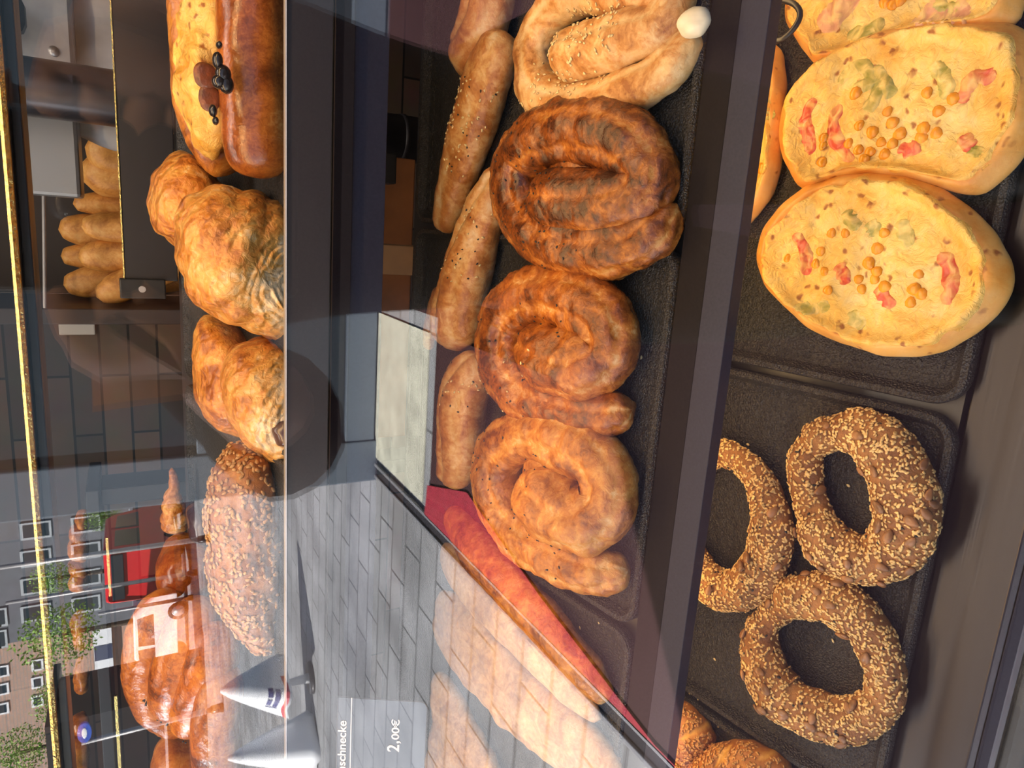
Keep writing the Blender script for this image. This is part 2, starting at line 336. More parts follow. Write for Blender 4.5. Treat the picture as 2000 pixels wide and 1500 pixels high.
M_gold = plain('gold_edge', (.95, .62, .22), .22, 1.0, nscale=350, namt=.4, bump=.6, bscale=500)
def emit(name, col, s):
    m, nt, b = material(name); b.inputs['Emission Color'].default_value = (*col, 1); b.inputs['Emission Strength'].default_value = s; b.inputs['Base Color'].default_value = (.8, .8, .8, 1); return m
M_led = emit('warm_led', (1, .72, .36), 2.5)

# ================================================================== THE CASE
XL, XR = -1.05, .62
# ---- trays
def tray(tier, x0, x1, b0, b1, label, rim=.007, h=.010, r=.022):
    root = empty('display_tray', tier.world((x0 + x1) / 2, (b0 + b1) / 2, .0006), tier.t, label, 'tray', 'black display trays')
    hx, hy = (x1 - x0) / 2, (b1 - b0) / 2
    prof = [(0, 0), (0, h * .75), (.0012, h), (rim - .0012, h), (rim, h * .8), (rim + .004, .0022), (rim + .010, .0016), (rim + .012, .0022), (rim + .016, .0016)]
    V = []; Fc = []; nc = 8; ring = 4 * nc
    for ins, z in prof:
        rr = max(.001, r - ins)
        for q, (sx, sy) in enumerate(((1, 1), (-1, 1), (-1, -1), (1, -1))):
            for k in range(nc):
                a = math.pi / 2 * (q + k / (nc - 1)); V.append((sx * (hx - r) + rr * math.cos(a), sy * (hy - r) + rr * math.sin(a), z))
    for i in range(len(prof) - 1):
        for k in range(ring): k2 = (k + 1) % ring; Fc.append((i * ring + k, i * ring + k2, (i + 1) * ring + k2, (i + 1) * ring + k))
    Fc.append(tuple((len(prof) - 1) * ring + k for k in range(ring))); Fc.append(tuple(range(ring))[::-1])
    o = mk('tray_pan', V, Fc, M_tray, root, smooth=False); return root
TF = .0022                                     # tray floor above the level
tray(T3, -.431, -.1015, -.055, .335, 'black grained tray holding the seeded bread rings')
tray(T3, -.0955, .234, -.055, .335, 'black grained tray holding the oval pizzas')
tray(T3, -.765, -.437, -.055, .335, 'black tray with scattered sesame under the sesame twist rolls')
tray(T2, -.655, -.331, .043, .44, 'black tray under the flat pastries at the left of the middle shelf')
tray(T2, -.325, .002, .043, .44, 'black tray under the coiled pastries at the middle of the middle shelf')
tray(T2, .008, .335, .043, .44, 'black tray under the pale sesame coiled pastry on the middle shelf')
# ---- counter: front rail, gasket, base, floor panel
root = empty('display_counter', (-.2, .2, GZ), 0, 'dark bakery display counter with brushed aluminium front rail under the lowest trays', 'counter')
def part(name, bx, mat, bev=.0015):
    V, Fc = bx; V = np.array(V) - np.array(root.location); o = mk(name, V, Fc, mat, root, smooth=False)
    if bev: bevel(o, bev)
    return o
part('front_rail', extrude_x([(.193, -.5135), (.197, -.5100), (.2455, -.5100), (.2465, -.512), (.2465, -.535), (.193, -.535)], XL, XR), M_alu, .0008)
part('rail_edge', extrude_x([(.186, -.517), (.1925, -.512), (.1925, -.535), (.186, -.535)], XL, XR), M_lip_blue, .0005)
part('glass_channel', extrude_x([(.150, -.525), (.185, -.525), (.185, -.56), (.150, -.56)], XL, XR), M_black, .001)
part('outer_trim', extrude_x([(.143, -.528), (.149, -.522), (.149, -.56), (.143, -.56)], XL, XR), M_steel, .0008)
part('base_panel', box(XL, XR, .145, .95, GZ + .02, -.56), M_black, 0)
V, Fc = box(XL, XR, -.052, .36, -.024, -.0004)
o = mk('bottom_shelf', [T3.world(a, b, h) - np.array(root.location) for a, b, h in V], Fc, M_black, root, smooth=False)
# ---- glass front
V, Fc = box(XL, XR, GY - .003, GY + .003, -.524, .62)
tag(mk('glass_pane', np.array(V) - np.array(root.location), Fc, M_glass, root, smooth=False), 'clear upright front glass reflecting the street')
# ---- middle shelf
root = empty('display_shelf', (0, .35, -.375), 0, 'dark middle display shelf carrying the coiled pastries', 'shelf')
part('front_strip', extrude_x([(.350, -.3755), (.3725, -.3715), (.3725, -.3765), (.352, -.388)], XL, XR), M_lip_blue, .0006)
part('lip', extrude_x([(.3732, -.3725), (.3975, -.3682), (.3975, -.3725), (.3732, -.388)], XL, XR), M_lip, .0006)
V, Fc = box(XL, XR, .040, .46, -.014, -.0005)
mk('shelf_board', [T2.world(a, b, h) - np.array(root.location) for a, b, h in V], Fc, M_black, root, smooth=False)
part('light_strip', box(XL, XR, .405, .417, -.394, -.390), M_led, 0)
# ---- upper shelf with its fascia
root = empty('display_shelf', (0, .52, -.14), 0, 'dark upper display shelf with a deep front fascia and price tag rail', 'shelf')
part('fascia_panel', extrude_x([(.5205, -.135), (.5215, -.1035), (.527, -.1035), (.530, -.135)], XL, XR), M_fascia, .0006)
part('glass_edge', extrude_x([(.5200, -.1030), (.5204, -.1022), (.5265, -.1022), (.5270, -.1030)], XL, XR), M_steel, 0)
part('price_rail', extrude_x([(.517, -.1355), (.5205, -.1355), (.5225, -.1485), (.5205, -.1495), (.5165, -.1495), (.5190, -.142)], XL, XR), M_lip, .0005)
part('lower_rail', extrude_x([(.520, -.1500), (.526, -.1500), (.5275, -.1745), (.5215, -.1765)], XL, XR), M_lip_blue, .0006)
V, Fc = box(XL, XR, -.010, .44, -.016, -.0005)
mk('shelf_board', [T1.world(a, b, h) - np.array(root.location) for a, b, h in V], Fc, M_fascia, root, smooth=False)
part('light_strip', box(XL, XR, .545, .557, -.166, -.162), M_led, 0)
V, Fc = box(-.60, -.285, .020, .40, 0, .006); V = [T1.world(a, b, h) for a, b, h in V]
tray(T1, -.20, .33, .012, .39, 'black tray under the olive bread and layered pastries on the upper shelf', h=.008)
tray(T1, -.78, -.206, .012, .39, 'black tray under the seeded stick and plaited bun on the upper shelf', h=.008)
# ---- glass top shelf, gold lit edge
root = empty('glass_shelf', (0, .5, .055), 0, 'topmost narrow smoked shelf with a glowing gold front edge', 'shelf')
part('shelf_panel', box(XL, XR, .506, .585, .0545, .0585), plain('smoked_panel', (.020, .022, .028), .5, 0, .1), 0)
part('gold_edge', extrude_x([(.5000, .0545), (.4987, .0565), (.5000, .0582), (.5055, .0582), (.5055, .0545)], XL, XR), M_gold, 0)
part('lamp_housing', box(XL, XR, .512, .540, .0485, .0542), M_black, .001)
# ---- dark back wall of the upper shelf
bw = T1.zat(.97)
p = aty(232, 300, .97); pe = aty(232, 545, .97)
root = empty('case_back_panel', (.2, .97, bw), 0, 'low dark back panel behind the upper shelf in front of the loaves', 'panel')
part('panel', box(pe[0], XR, .962, .974, bw + .002, p[2]), plain('dark_back_panel', (.020, .020, .026), .35), .001)
part('top_edge', box(pe[0], XR, .960, .976, p[2] + .0002, p[2] + .0016), M_gold, 0)
pb = aty(270, 562, .97); part('bracket', box(pb[0] - .012, pb[0] + .012, .955, .968, pb[2] - .03, pb[2] + .02), M_black)
part('screw', cyl((pb[0], .9545, pb[2] - .004), (pb[0], .951, pb[2] - .004), .004), M_steel, 0)
# ---- price tag
TY = .5140; TA = math.radians(29); TO = aty(657, 1400, TY); TU = np.array((0, math.sin(TA), math.cos(TA))); TN = np.array((0, math.cos(TA), -math.sin(TA)))
def tp(x, y):                                  # pixel -> (x, up) in the plane of the tag, measured from its clip
    r = ray(x, y); P = r * ((TO @ TN) / (r @ TN)); return np.array((P[0] - TO[0], (P - TO) @ TU))
tl = tp(659, 1362); br = tp(835, 1365); xl = tl[0] - .13
root = empty('price_tag', TO, -TA, 'grey price tag reading 2,00 euro clipped to the upper shelf rail', 'price tag')
def tagplate():
    x1, z0, z1, r = tl[0], br[1], tl[1], .006
    P = [(xl, z0)] + [(x1 - r + r * math.sin(a), z0 + r - r * math.cos(a)) for a in np.linspace(0, math.pi / 2, 7)] + [(x1, z1), (xl, z1)]
    n = len(P); V = [(x, 0, z) for x, z in P] + [(x, .0016, z) for x, z in P]
    return V, [tuple(range(n)), tuple(range(n, 2 * n))[::-1]] + [(i, n + i, n + (i + 1) % n, (i + 1) % n) for i in range(n)]
V, Fc = tagplate(); bevel(mk('tag_plate', V, Fc, plain('dark_grey_card', (.050, .056, .075), .28), root, smooth=False), .0003)
M_white = plain('white_print', (.85, .86, .9), .5)
a = tp(687, 1362); V, Fc = box(xl, a[0] - .0005, -.0004, -.0001, a[1] - .0004, a[1] + .0004); mk('divider_line', V, Fc, M_white, root, smooth=False)
def text(name, s, left, right, base, size_px):
    """letters set between two pixel columns on the tag"""
    cu = bpy.data.curves.new('t', 'FONT'); cu.body = s; cu.size = 1; cu.extrude = .002; cu.offset = .016; t = bpy.data.objects.new('t', cu); C.objects.link(t)
    dg = bpy.context.evaluated_depsgraph_get(); me = bpy.data.meshes.new_from_object(t.evaluated_get(dg)); bpy.data.objects.remove(t)
    v = np.zeros(len(me.vertices) * 3); me.vertices.foreach_get('co', v); v = v.reshape(-1, 3)
    P0 = tp(base, left); P1 = tp(base, right); sx = (P1[0] - P0[0]) / (v[:, 0].max() - v[:, 0].min()); sz = (tp(base - size_px, left)[1] - P0[1]) / v[:, 1].max()
    W = np.c_[P0[0] + (v[:, 0] - v[:, 0].min()) * sx, np.full(len(v), -.0006) - v[:, 2] * .05, P0[1] + v[:, 1] * sz]
    me.vertices.foreach_set('co', W.reshape(-1)); me.materials.clear(); me.materials.append(M_white); me.update()
    o = bpy.data.objects.new(name, me); C.objects.link(o); o.parent = root; return o
text('product_name', 'nschnecke', 1506, 1407, 674.5, 15.5)
text('price_whole', '2', 1468, 1454, 779, 23)
text('price_comma', ',', 1451, 1446.5, 779, 4.5)
text('price_cents', '00€', 1444, 1404.5, 779, 15.5)

# ================================================================== BREADS
def up_filter(zmin, mask=None):
    def f(c, n):
        ok = n[:, 2] > zmin
        if mask is not None: ok &= mask(c)
        return ok
    return f
def tier_path(tier, pts, h0=TF, hoff=None):
    """pixel path with pixel radii -> local points (centred) resting on the level"""
    out = []; rad = []
    for i, q in enumerate(pts):
        x, y, r = q[:3]; lift = q[3] if len(q) > 3 else 0.0
        rm = r * tier.scale(x, y, .02); h = h0 + rm * .82 + lift; a, b = tier.hit(x, y, h); out.append((a, b, h - h0)); rad.append(rm)
    return np.array(out), np.array(rad)
def stuff(name, V, Fc, mat, parent):
    if len(V): tag(mk(name, V, Fc, mat, parent), kind='stuff')
def near(px, tier, org, rad, h=.03):
    """keep spots near given pixels"""
    P = [np.array(tier.hit(x, y, h)) - org for x, y in px]
    def f(c):
        ok = np.zeros(len(c), bool)
        for p in P: ok |= np.hypot(c[:, 0] - p[0], c[:, 1] - p[1]) < rad
        return ok
    return f
def roll(tier, pts, mat, name, label, cat, group=None, sesame=0, nigella=0, where=None, creases=(), amp=.0014, flat=.86, seed=0.0, seedrad=.03, nsc=55, fine=.0006, fill=False):
    P, R = tier_path(tier, pts); org = P[:, :2].mean(0)
    root = empty(name, tier.world(org[0], org[1], TF + .0006), tier.t, label, cat, group); P[:, :2] -= org
    V, Fc, bk = tube(P, R, creases=creases, amp=amp, flat=flat, seed=seed, nsc=nsc, nseg=60, step=.0020, fine=fine)
    if fill:                                    # dough packed in the middle of the coil
        c = P[3:, :2].mean(0); ev, ef = ellipsoid((c[0], c[1], .008), (.046, .042, .028), 40, 24); ev = np.array(ev); ev += .0022 * fbm(ev * 60, 3)[:, None] * nrm((0, 0, 1)); ev[:, 2] = np.maximum(ev[:, 2], .0003)
        Fc = list(Fc) + [tuple(k + len(V) for k in f) for f in ef]; bk = np.concatenate([bk, .42 + .25 * fbm(ev * 28, 2)]); V = np.vstack([V, ev])
    mk('pastry_body', V, Fc, mat, root, bake=bk); mask = near(where, tier, org, seedrad) if where else None
    if sesame: stuff('sesame_seeds', *seeds(V, Fc, sesame, .0017, up_filter(.15, mask), int(seed * 10) + 3)[:2], M_sesame, root)
    if nigella: stuff('black_cumin_seeds', *seeds(V, Fc, nigella, .0014, up_filter(.15, mask), int(seed * 10) + 4)[:2], M_nigella, root)
    return root, V, Fc, org
G2 = 'coiled pastries on the middle shelf'
CR = [(1.2, .16, .12), (2.3, .2, .07)]
# three dark-to-golden coils: each is one long roll of dough laid in a spiral
roll(T2, [(1322, 400, 34), (1265, 462, 56), (1170, 484, 62), (1075, 462, 62), (1018, 400, 58), (1018, 315, 58), (1070, 272, 64), (1150, 258, 66), (1228, 280, 66), (1272, 340, 58), (1240, 392, 62, .002), (1160, 400, 66, .005), (1090, 392, 62, .007), (1052, 380, 50, .007)],
     M_dark_snail, 'coiled_pastry', 'darkest brown coiled pastry with black cumin beside the pale sesame coil', 'pastry', G2, 0, 95, [(1060, 420), (1100, 470), (1040, 330), (1080, 400)], CR, seed=1.0, amp=.0026, seedrad=.04, fine=.0012, fill=True)
roll(T2, [(1236, 800, 32), (1190, 806, 44), (1105, 800, 50), (1025, 768, 54), (985, 705, 56), (988, 625, 56), (1040, 582, 58), (1110, 584, 62), (1178, 620, 64), (1190, 685, 62), (1135, 712, 68, .004), (1068, 695, 66, .006), (1030, 672, 54, .007)],
     M_mid_snail, 'coiled_pastry', 'reddish brown coiled pastry between the darkest coil and the golden coil', 'pastry', G2, 8, 60, [(980, 690), (1020, 780), (1080, 620), (1000, 740)], CR, seed=2.0, amp=.0026, seedrad=.04, fine=.0012, fill=True)
roll(T2, [(1226, 1112, 34), (1160, 1112, 48), (1080, 1082, 54), (1008, 1030, 54), (972, 960, 54), (975, 890, 54), (1030, 850, 54), (1105, 865, 60), (1170, 905, 60), (1188, 975, 62), (1140, 1012, 68, .004), (1075, 985, 70, .006), (1030, 940, 60, .007)],
     M_gold_snail, 'coiled_pastry', 'golden coiled pastry nearest the left end next to the long pastry roll', 'pastry', G2, 0, 70, [(1010, 960), (980, 900), (1020, 1000), (1050, 930), (1060, 1050)], CR, seed=3.0, amp=.0026, seedrad=.04, fine=.0012, fill=True)
r_, V, Fc, org = roll(T2, [(1362, 55, 32), (1310, 130, 44), (1230, 180, 46), (1140, 205, 46), (1060, 185, 46), (1040, 110, 40), (1065, 45, 40), (1120, -10, 44), (1220, -30, 56), (1310, -10, 50), (1290, 50, 46, .004), (1210, 80, 52, .006), (1120, 110, 50, .008), (1095, 130, 42, .008)],
     M_pale_snail, 'coiled_pastry', 'pale coiled pastry sprinkled with white sesame and cheese at its tip', 'pastry', G2, 230, 0, [(1150, 20), (1120, 90), (1130, 130), (1170, 60), (1060, 190)], [(1.3, .2, .10)], seed=4.0, amp=.0018, seedrad=.032)
a, b = T2.hit(1372, 45, .03); s_ = T2.scale(1372, 45)
V, Fc = ellipsoid((0, 0, 0), (.010, .012, .009), 24, 16); V = np.array(V); V += .0022 * fbm(V * 130, 2)[:, None] * V / .012
mk('cheese_filling', V + np.array((a - org[0], b - org[1] + .004, .031)), Fc, M_feta, r_)
G3 = 'long pastry rolls on the middle shelf'
rl = [(1.35, .15, .20), (2.3, .25, .06)]
roll(T2, [(975, -70, 50), (950, 20, 56), (925, 90, 52), (905, 135, 40)], M_roll, 'long_pastry', 'pale long pastry roll at the back behind the sesame coil', 'pastry', G3, creases=rl, seed=5.0)
roll(T2, [(990, 60, 44), (955, 150, 52), (920, 260, 50), (885, 380, 38), (865, 450, 28)], M_roll, 'long_pastry', 'long tapering pastry roll with mixed seeds behind the darkest coil', 'pastry', G3, 70, 22, [(910, 230), (930, 240), (920, 270)], [(1.9, .3, .08)], seed=6.0, seedrad=.04)
roll(T2, [(985, 330, 34), (945, 420, 46), (912, 530, 54), (892, 620, 56), (886, 680, 46)], M_roll, 'long_pastry', 'long creased pastry roll with folded seam behind the reddish coil', 'pastry', G3, 26, 22, [(915, 490), (930, 470), (905, 450)], rl, seed=7.0, seedrad=.035)
roll(T2, [(862, 560, 16), (845, 630, 16), (836, 682, 12)], M_roll, 'long_pastry', 'small pastry tip peeping out behind the creased long roll', 'pastry', G3, seed=7.5)
roll(T2, [(935, 690, 44), (905, 780, 54), (898, 870, 50), (885, 945, 38)], M_roll, 'long_pastry', 'crumbly pale long pastry roll behind the golden coil', 'pastry', G3, 16, 14, [(915, 730), (905, 760)], rl, seed=8.0, seedrad=.03)
roll(T2, [(880, 1000, 26), (945, 1090, 42), (1045, 1195, 46), (1140, 1305, 40), (1190, 1370, 26)], M_gold_snail, 'long_pastry', 'golden long pastry roll lying alone in the left tray before the flat breads', 'pastry', G3, seed=9.0, amp=.002)
G4 = 'flat pastries at the left of the middle shelf'
def flat(tier, px, h, mat, name, label, cat, group, seed=0.0, h0=0.0, **kw):
    P = np.array([tier.hit(x, y, h0 + TF + h * .4) for x, y in px]); V, Fc, bk, c = lump(P, h, seed=seed, **kw)
    root = empty(name, tier.world(c[0], c[1], TF + .0006 + h0), tier.t, label, cat, group); mk('pastry_body', V, Fc, mat, root, bake=bk); return root, V, Fc, c
flat(T2, [(858, 1062), (885, 1052), (955, 1140), (1060, 1255), (1180, 1385), (1200, 1420), (1150, 1410), (1040, 1310), (930, 1200), (865, 1120)], .022, M_flat, 'flat_pastry', 'narrow flat pastry strip next to the golden long roll', 'pastry', G4, 1.0)
flat(T2, [(848, 1180), (868, 1140), (920, 1190), (1020, 1300), (1130, 1405), (1215, 1470), (1225, 1540), (1120, 1525), (990, 1420), (900, 1320), (852, 1250)], .026, M_flat, 'flat_pastry', 'widest flat pastry in the left tray with a wrinkled top', 'pastry', G4, 2.0, amp=.0025)
flat(T2, [(846, 1320), (862, 1305), (900, 1370), (945, 1450), (990, 1540), (840, 1550), (835, 1480), (850, 1400)], .026, M_flat, 'flat_pastry', 'flat pastry at the back left corner below the price tag', 'pastry', G4, 3.0, amp=.0025)

# ---- seeded bread rings
GR = 'seeded bread rings on the lowest tray'
def bread_ring(outer, inner, label, seed, npump):
    h = .013; s = T3.scale(np.mean([p[0] for p in outer]), np.mean([p[1] for p in outer]), h)
    O = np.array([T3.hit(x, y, h + TF) for x, y in outer]); I = np.array([T3.hit(x, y, h + TF) for x, y in inner])
    c = I.mean(0); _, A, RO = polar(O, 150, 3, c); _, A, RI = polar(I, 150, 3, c)
    mid = (RO + RI) / 2; r = np.maximum((RO - RI) / 2, .008); P = np.c_[mid * np.cos(A), mid * np.sin(A), np.minimum(r * .78, .017)]
    root = empty('bread_ring', T3.world(c[0], c[1], TF + .0006), T3.t, label, 'bread ring', GR)
    V, Fc, bk = tube(P, r, closed=True, flat=.78, amp=.0022, seed=seed, nseg=40, clamp=0, fine=.0006)
    # outline is convex mostly; orient outwards
    mk('bread_body', V, Fc, M_ring, root, bake=bk)
    Vn = np.asarray(V); Fq = [f for f in Fc]; N = vnormals(Vn, Fq)
    if (N[:, 2] * (Vn[:, 2] - Vn[:, 2].mean())).sum() < 0: Fq = [f[::-1] for f in Fq]
    sv, sf, _ = seeds(Vn, Fq, 1900, .0017, up_filter(-.15), int(seed * 9) + 1); stuff('sesame_coating', sv, sf, M_sesame_r, root)
    sv, sf, _ = seeds(Vn, Fq, 45, .0015, up_filter(.0), int(seed * 9) + 2); stuff('linseed_specks', sv, sf, M_nigella, root)
    _, _, sp = seeds(Vn, Fq, npump, .004, up_filter(.35), int(seed * 9) + 5)
    tm, tf = ellipsoid((0, 0, 0), (1, 1, 1), 10, 7); tm = np.array(tm); tm[:, 1] *= 1 - .3 * tm[:, 0]
    for p, n, t in sp:
        b2 = np.cross(n, t); q = .0054 * random.uniform(.85, 1.15)
        mk('pumpkin_seed', p + n * .0017 + tm[:, :1] * t * q + tm[:, 1:2] * b2 * q * .62 + tm[:, 2:] * n * q * .34, tf, M_pumpkin, root)
bread_ring([(1680, 797), (1760, 825), (1815, 890), (1840, 960), (1840, 1030), (1815, 1090), (1765, 1130), (1690, 1142), (1620, 1115), (1575, 1060), (1555, 1000), (1537, 930), (1545, 870), (1590, 820)],
           [(1640, 876), (1680, 895), (1705, 935), (1720, 990), (1718, 1025), (1690, 1048), (1650, 1030), (1615, 985), (1600, 930), (1592, 895)],
           'widest seeded bread ring, the one nearest the aluminium rail and the pizza tray', 1.0, 22)
bread_ring([(1420, 860), (1470, 885), (1510, 935), (1540, 985), (1555, 1040), (1548, 1080), (1535, 1115), (1515, 1155), (1465, 1190), (1420, 1192), (1380, 1170), (1352, 1140), (1320, 1090), (1310, 1000), (1330, 920), (1370, 870)],
           [(1400, 913), (1440, 920), (1465, 955), (1475, 1010), (1470, 1060), (1445, 1105), (1420, 1115), (1390, 1095), (1362, 1055), (1350, 1000), (1360, 945)],
           'seeded bread ring partly hidden under the lip of the middle shelf', 2.0, 12)
bread_ring([(1600, 1118), (1660, 1135), (1715, 1180), (1755, 1245), (1772, 1310), (1765, 1375), (1745, 1420), (1700, 1447), (1640, 1452), (1575, 1430), (1510, 1390), (1470, 1330), (1453, 1270), (1460, 1215), (1490, 1165), (1530, 1130)],
           [(1545, 1205), (1580, 1205), (1620, 1210), (1660, 1240), (1690, 1300), (1690, 1345), (1660, 1360), (1625, 1362), (1580, 1340), (1540, 1300), (1515, 1250), (1520, 1225)],
           'seeded bread ring with a line of pumpkin seeds, next to the sesame twist rolls', 3.0, 24)

# ---- pizzas
GP = 'small oval pizzas on the lowest tray'
def pizza(px, label, seed, corn, tomato, pepper, h0=0.0, ham=()):
    h = .021
    P = np.array([T3.hit(x, y, h0 + TF + .009) for x, y in px])
    def zf(V, r):
        rim = np.exp(-((r - .87) / .09) ** 2); z = .0145 + .0065 * rim
        edge = np.clip((1 - r) / .12, 0, 1); return .007 + (z - .007) * np.sqrt(1 - (1 - edge) ** 2)
    V, Fc, bk, c = lump(P, h, zf=zf, amp=.0010, nsc=32, seed=seed, rings=34, n=140, p=1.0, smooth=2)
    root = empty('pizza', T3.world(c[0], c[1], TF + .0006 + h0), T3.t, label, 'pizza', GP); mk('dough_base', V, Fc, M_dough, root, bake=bk)
    _, A, R = polar(P, 140, 2, c); rg = 42; wob = .91 + .09 * fbm(np.c_[np.cos(A) * 2.2, np.sin(A) * 2.2, np.full(140, seed)] * 2.0, 3)
    def top(r):
        rim = np.exp(-((r - .87) / .09) ** 2); z = .0145 + .0065 * rim; e = np.clip((1 - r) / .12, 0, 1); return .007 + (z - .007) * np.sqrt(1 - (1 - e) ** 2)
    CV = [(0, 0, top(np.array([0.]))[0] + .002)]
    for k in range(1, rg + 1):
        t = k / rg
        for i in range(140):
            r = t * wob[i]; CV.append((R[i] * r * math.cos(A[i]), R[i] * r * math.sin(A[i]), top(np.array([r]))[0] + (.0028 if t < .97 else -.0016)))
    CV = np.array(CV); CF = [(0, 1 + i, 1 + (i + 1) % 140) for i in range(140)] + [(1 + k * 140 + i, 1 + (k + 1) * 140 + i, 1 + (k + 1) * 140 + (i + 1) % 140, 1 + k * 140 + (i + 1) % 140) for k in range(rg - 1) for i in range(140)]
    lum = fbm(CV * 75 + seed * 9, 3); CV[:, 2] += .0024 * lum + .0006 * fbm(CV * 260 + seed, 2)
    rr = np.concatenate([[0]] + [[k / rg] * 140 for k in range(1, rg + 1)]); cb = .22 + .34 * np.clip((rr - .55) / .4, 0, 1) + .24 * lum
    mk('cheese_topping', CV, CF, M_cheese, root, bake=cb)
    def zc(a, b):
        d = np.hypot(CV[:, 0] - a, CV[:, 1] - b); return CV[np.argmin(d), 2]
    def loc(x, y): a, b = T3.hit(x, y, h0 + TF + .017); return a - c[0], b - c[1]
    def inside(a, b):
        ang = math.atan2(b, a) % (2 * math.pi); return math.hypot(a, b) < .84 * R[int(ang / (2 * math.pi) * 140) % 140]
    kern, kf = ellipsoid((0, 0, 0), (1, 1, 1), 9, 6); kern = np.array(kern); kern[:, 0] *= 1 + .25 * kern[:, 1]
    for x, y in corn:
        a, b = loc(x, y)
        if not inside(a, b): continue
        q = random.uniform(0, 6.28); s = .0040 * random.uniform(.85, 1.15); Rm = np.array(((math.cos(q), -math.sin(q), 0), (math.sin(q), math.cos(q), 0), (0, 0, 1)))
        mk('corn_kernel', (kern * (s, s * 1.1, s * .5)) @ Rm.T + (a, b, zc(a, b)), kf, M_corn, root)
    def strip(name, pts, w, mat, lift):         # a slice lying in the cheese, its edges melted in
        L = [loc(x, y) for x, y in pts]; L = [p for p in L if inside(*p)]
        if len(L) < 2: return
        Q, _, Ln = resample(np.array([(a, b, 0) for a, b in L]), [w] * len(L), 26); T = np.gradient(Q, axis=0); T /= np.linalg.norm(T, axis=1, keepdims=True) + 1e-9
        m = 11; Vt = []; sd = random.uniform(0, 9)
        for k in range(26):
            e = math.sqrt(max(0.0, 1 - (2 * k / 25 - 1) ** 6)); wl, wr = [w * e * (1 + .45 * vnoise(np.array([[k * .28, sd + q, 0.3]]))[0]) for q in (0, 5)]
            for c_ in range(m):
                u = 2 * c_ / (m - 1) - 1; o = u * (wr if u > 0 else wl); a, b = Q[k, 0] - T[k, 1] * o, Q[k, 1] + T[k, 0] * o
                Vt.append((a, b, zc(a, b) + lift + .0016 * (1 - u ** 4) * e - .0009))
        mk(name, Vt, [(k * m + c_, k * m + c_ + 1, (k + 1) * m + c_ + 1, (k + 1) * m + c_) for k in range(25) for c_ in range(m - 1)], mat, root)
    for t in tomato: strip('tomato_strip', t, .0056, M_tomato, .0002)
    for t in pepper: strip('pepper_strip', t, .0060, M_pepper, .0000)
    for t in ham: strip('ham_strip', t, .013, M_ham, .0000)
pizza([(1535, 40), (1560, 85), (1590, 128), (1640, 128), (1720, 98), (1820, 70), (1920, 60), (1990, 55), (2015, -60), (1900, -165), (1700, -185), (1580, -120), (1538, -40)],
      'pizza at the right edge with ham pieces, partly behind the black cable', 1.0, [(1728, 6), (1745, 10), (1760, 2), (1700, -40), (1800, -30)], [], [[(1652, 72), (1695, 60), (1733, 44)], [(1820, 5), (1850, 18), (1885, 14)]], 0, [[(1600, 60), (1640, 20), (1670, -30)], [(1790, 30), (1840, 40), (1900, 20)], [(1940, 20), (1970, 30), (1995, 10)]])
pizza([(1525, 215), (1545, 170), (1590, 125), (1650, 90), (1730, 55), (1800, 42), (1880, 36), (1960, 40), (2010, 60), (2040, 150), (2035, 250), (1995, 315), (1955, 355), (1915, 385), (1860, 372), (1780, 352), (1700, 345), (1640, 352), (1580, 375), (1555, 365), (1530, 310), (1522, 260)],
      'pizza with the two large tomato slices lying between the other pizzas', 2.0,
      [(1672, 183), (1812, 182), (1862, 192), (1835, 217), (1735, 218), (1745, 240), (1680, 245), (1705, 258), (1612, 270), (1758, 262), (1805, 252), (1830, 260), (1800, 270), (1723, 278), (1658, 280), (1745, 280), (1677, 293), (1700, 297), (1690, 312), (1730, 302), (1607, 317), (1610, 285)],
      [[(1597, 190), (1578, 215), (1575, 245), (1580, 280), (1592, 300)], [(1645, 200), (1628, 240), (1640, 285), (1668, 316)], [(1755, 288), (1780, 293), (1802, 285)], [(1950, 150), (1910, 150), (1888, 175), (1880, 205)], [(1882, 262), (1890, 280), (1902, 290)]],
      [[(1636, 168), (1660, 140), (1690, 130), (1700, 160), (1660, 175)], [(1722, 155), (1712, 185), (1697, 222)], [(1705, 130), (1735, 170), (1740, 195)], [(1820, 120), (1848, 160), (1850, 198)], [(1915, 285), (1903, 310), (1896, 345)]], .002)
pizza([(1475, 500), (1490, 445), (1530, 395), (1580, 360), (1640, 340), (1700, 333), (1770, 340), (1840, 365), (1900, 410), (1945, 455), (1975, 510), (1980, 560), (1955, 610), (1910, 650), (1850, 685), (1790, 697), (1720, 695), (1650, 675), (1580, 640), (1530, 600), (1495, 560)],
      'pizza nearest the seam beside the bread ring tray, with scattered sweetcorn', 3.0,
      [(1625, 455), (1653, 455), (1730, 455), (1605, 490), (1715, 485), (1540, 505), (1595, 515), (1612, 530), (1698, 515), (1712, 530), (1678, 545), (1708, 545), (1683, 565), (1730, 560), (1620, 567), (1795, 535), (1785, 565), (1800, 575), (1780, 590), (1747, 670)],
      [[(1550, 455), (1568, 478), (1578, 505), (1576, 540)], [(1636, 515), (1650, 540), (1656, 556)], [(1710, 562), (1730, 580), (1745, 602)], [(1835, 492), (1852, 520), (1858, 560), (1848, 598)]],
      [[(1655, 408), (1662, 430), (1682, 446)], [(1700, 430), (1708, 445), (1712, 462)], [(1758, 428), (1768, 455), (1780, 482)], [(1558, 598), (1590, 604), (1622, 590)], [(1665, 605), (1672, 625), (1690, 640)]], .005)
pizza([(1505, 78), (1530, 100), (1535, 150), (1528, 205), (1529, 250), (1522, 330), (1505, 385), (1470, 430), (1440, 458), (1405, 440), (1380, 350), (1380, 200), (1420, 95), (1470, 70)],
      'pizza mostly hidden under the lip of the middle shelf behind the others', 4.0, [(1490, 330), (1500, 200), (1500, 370)], [], [[(1495, 180), (1500, 210), (1505, 240)]], 0)

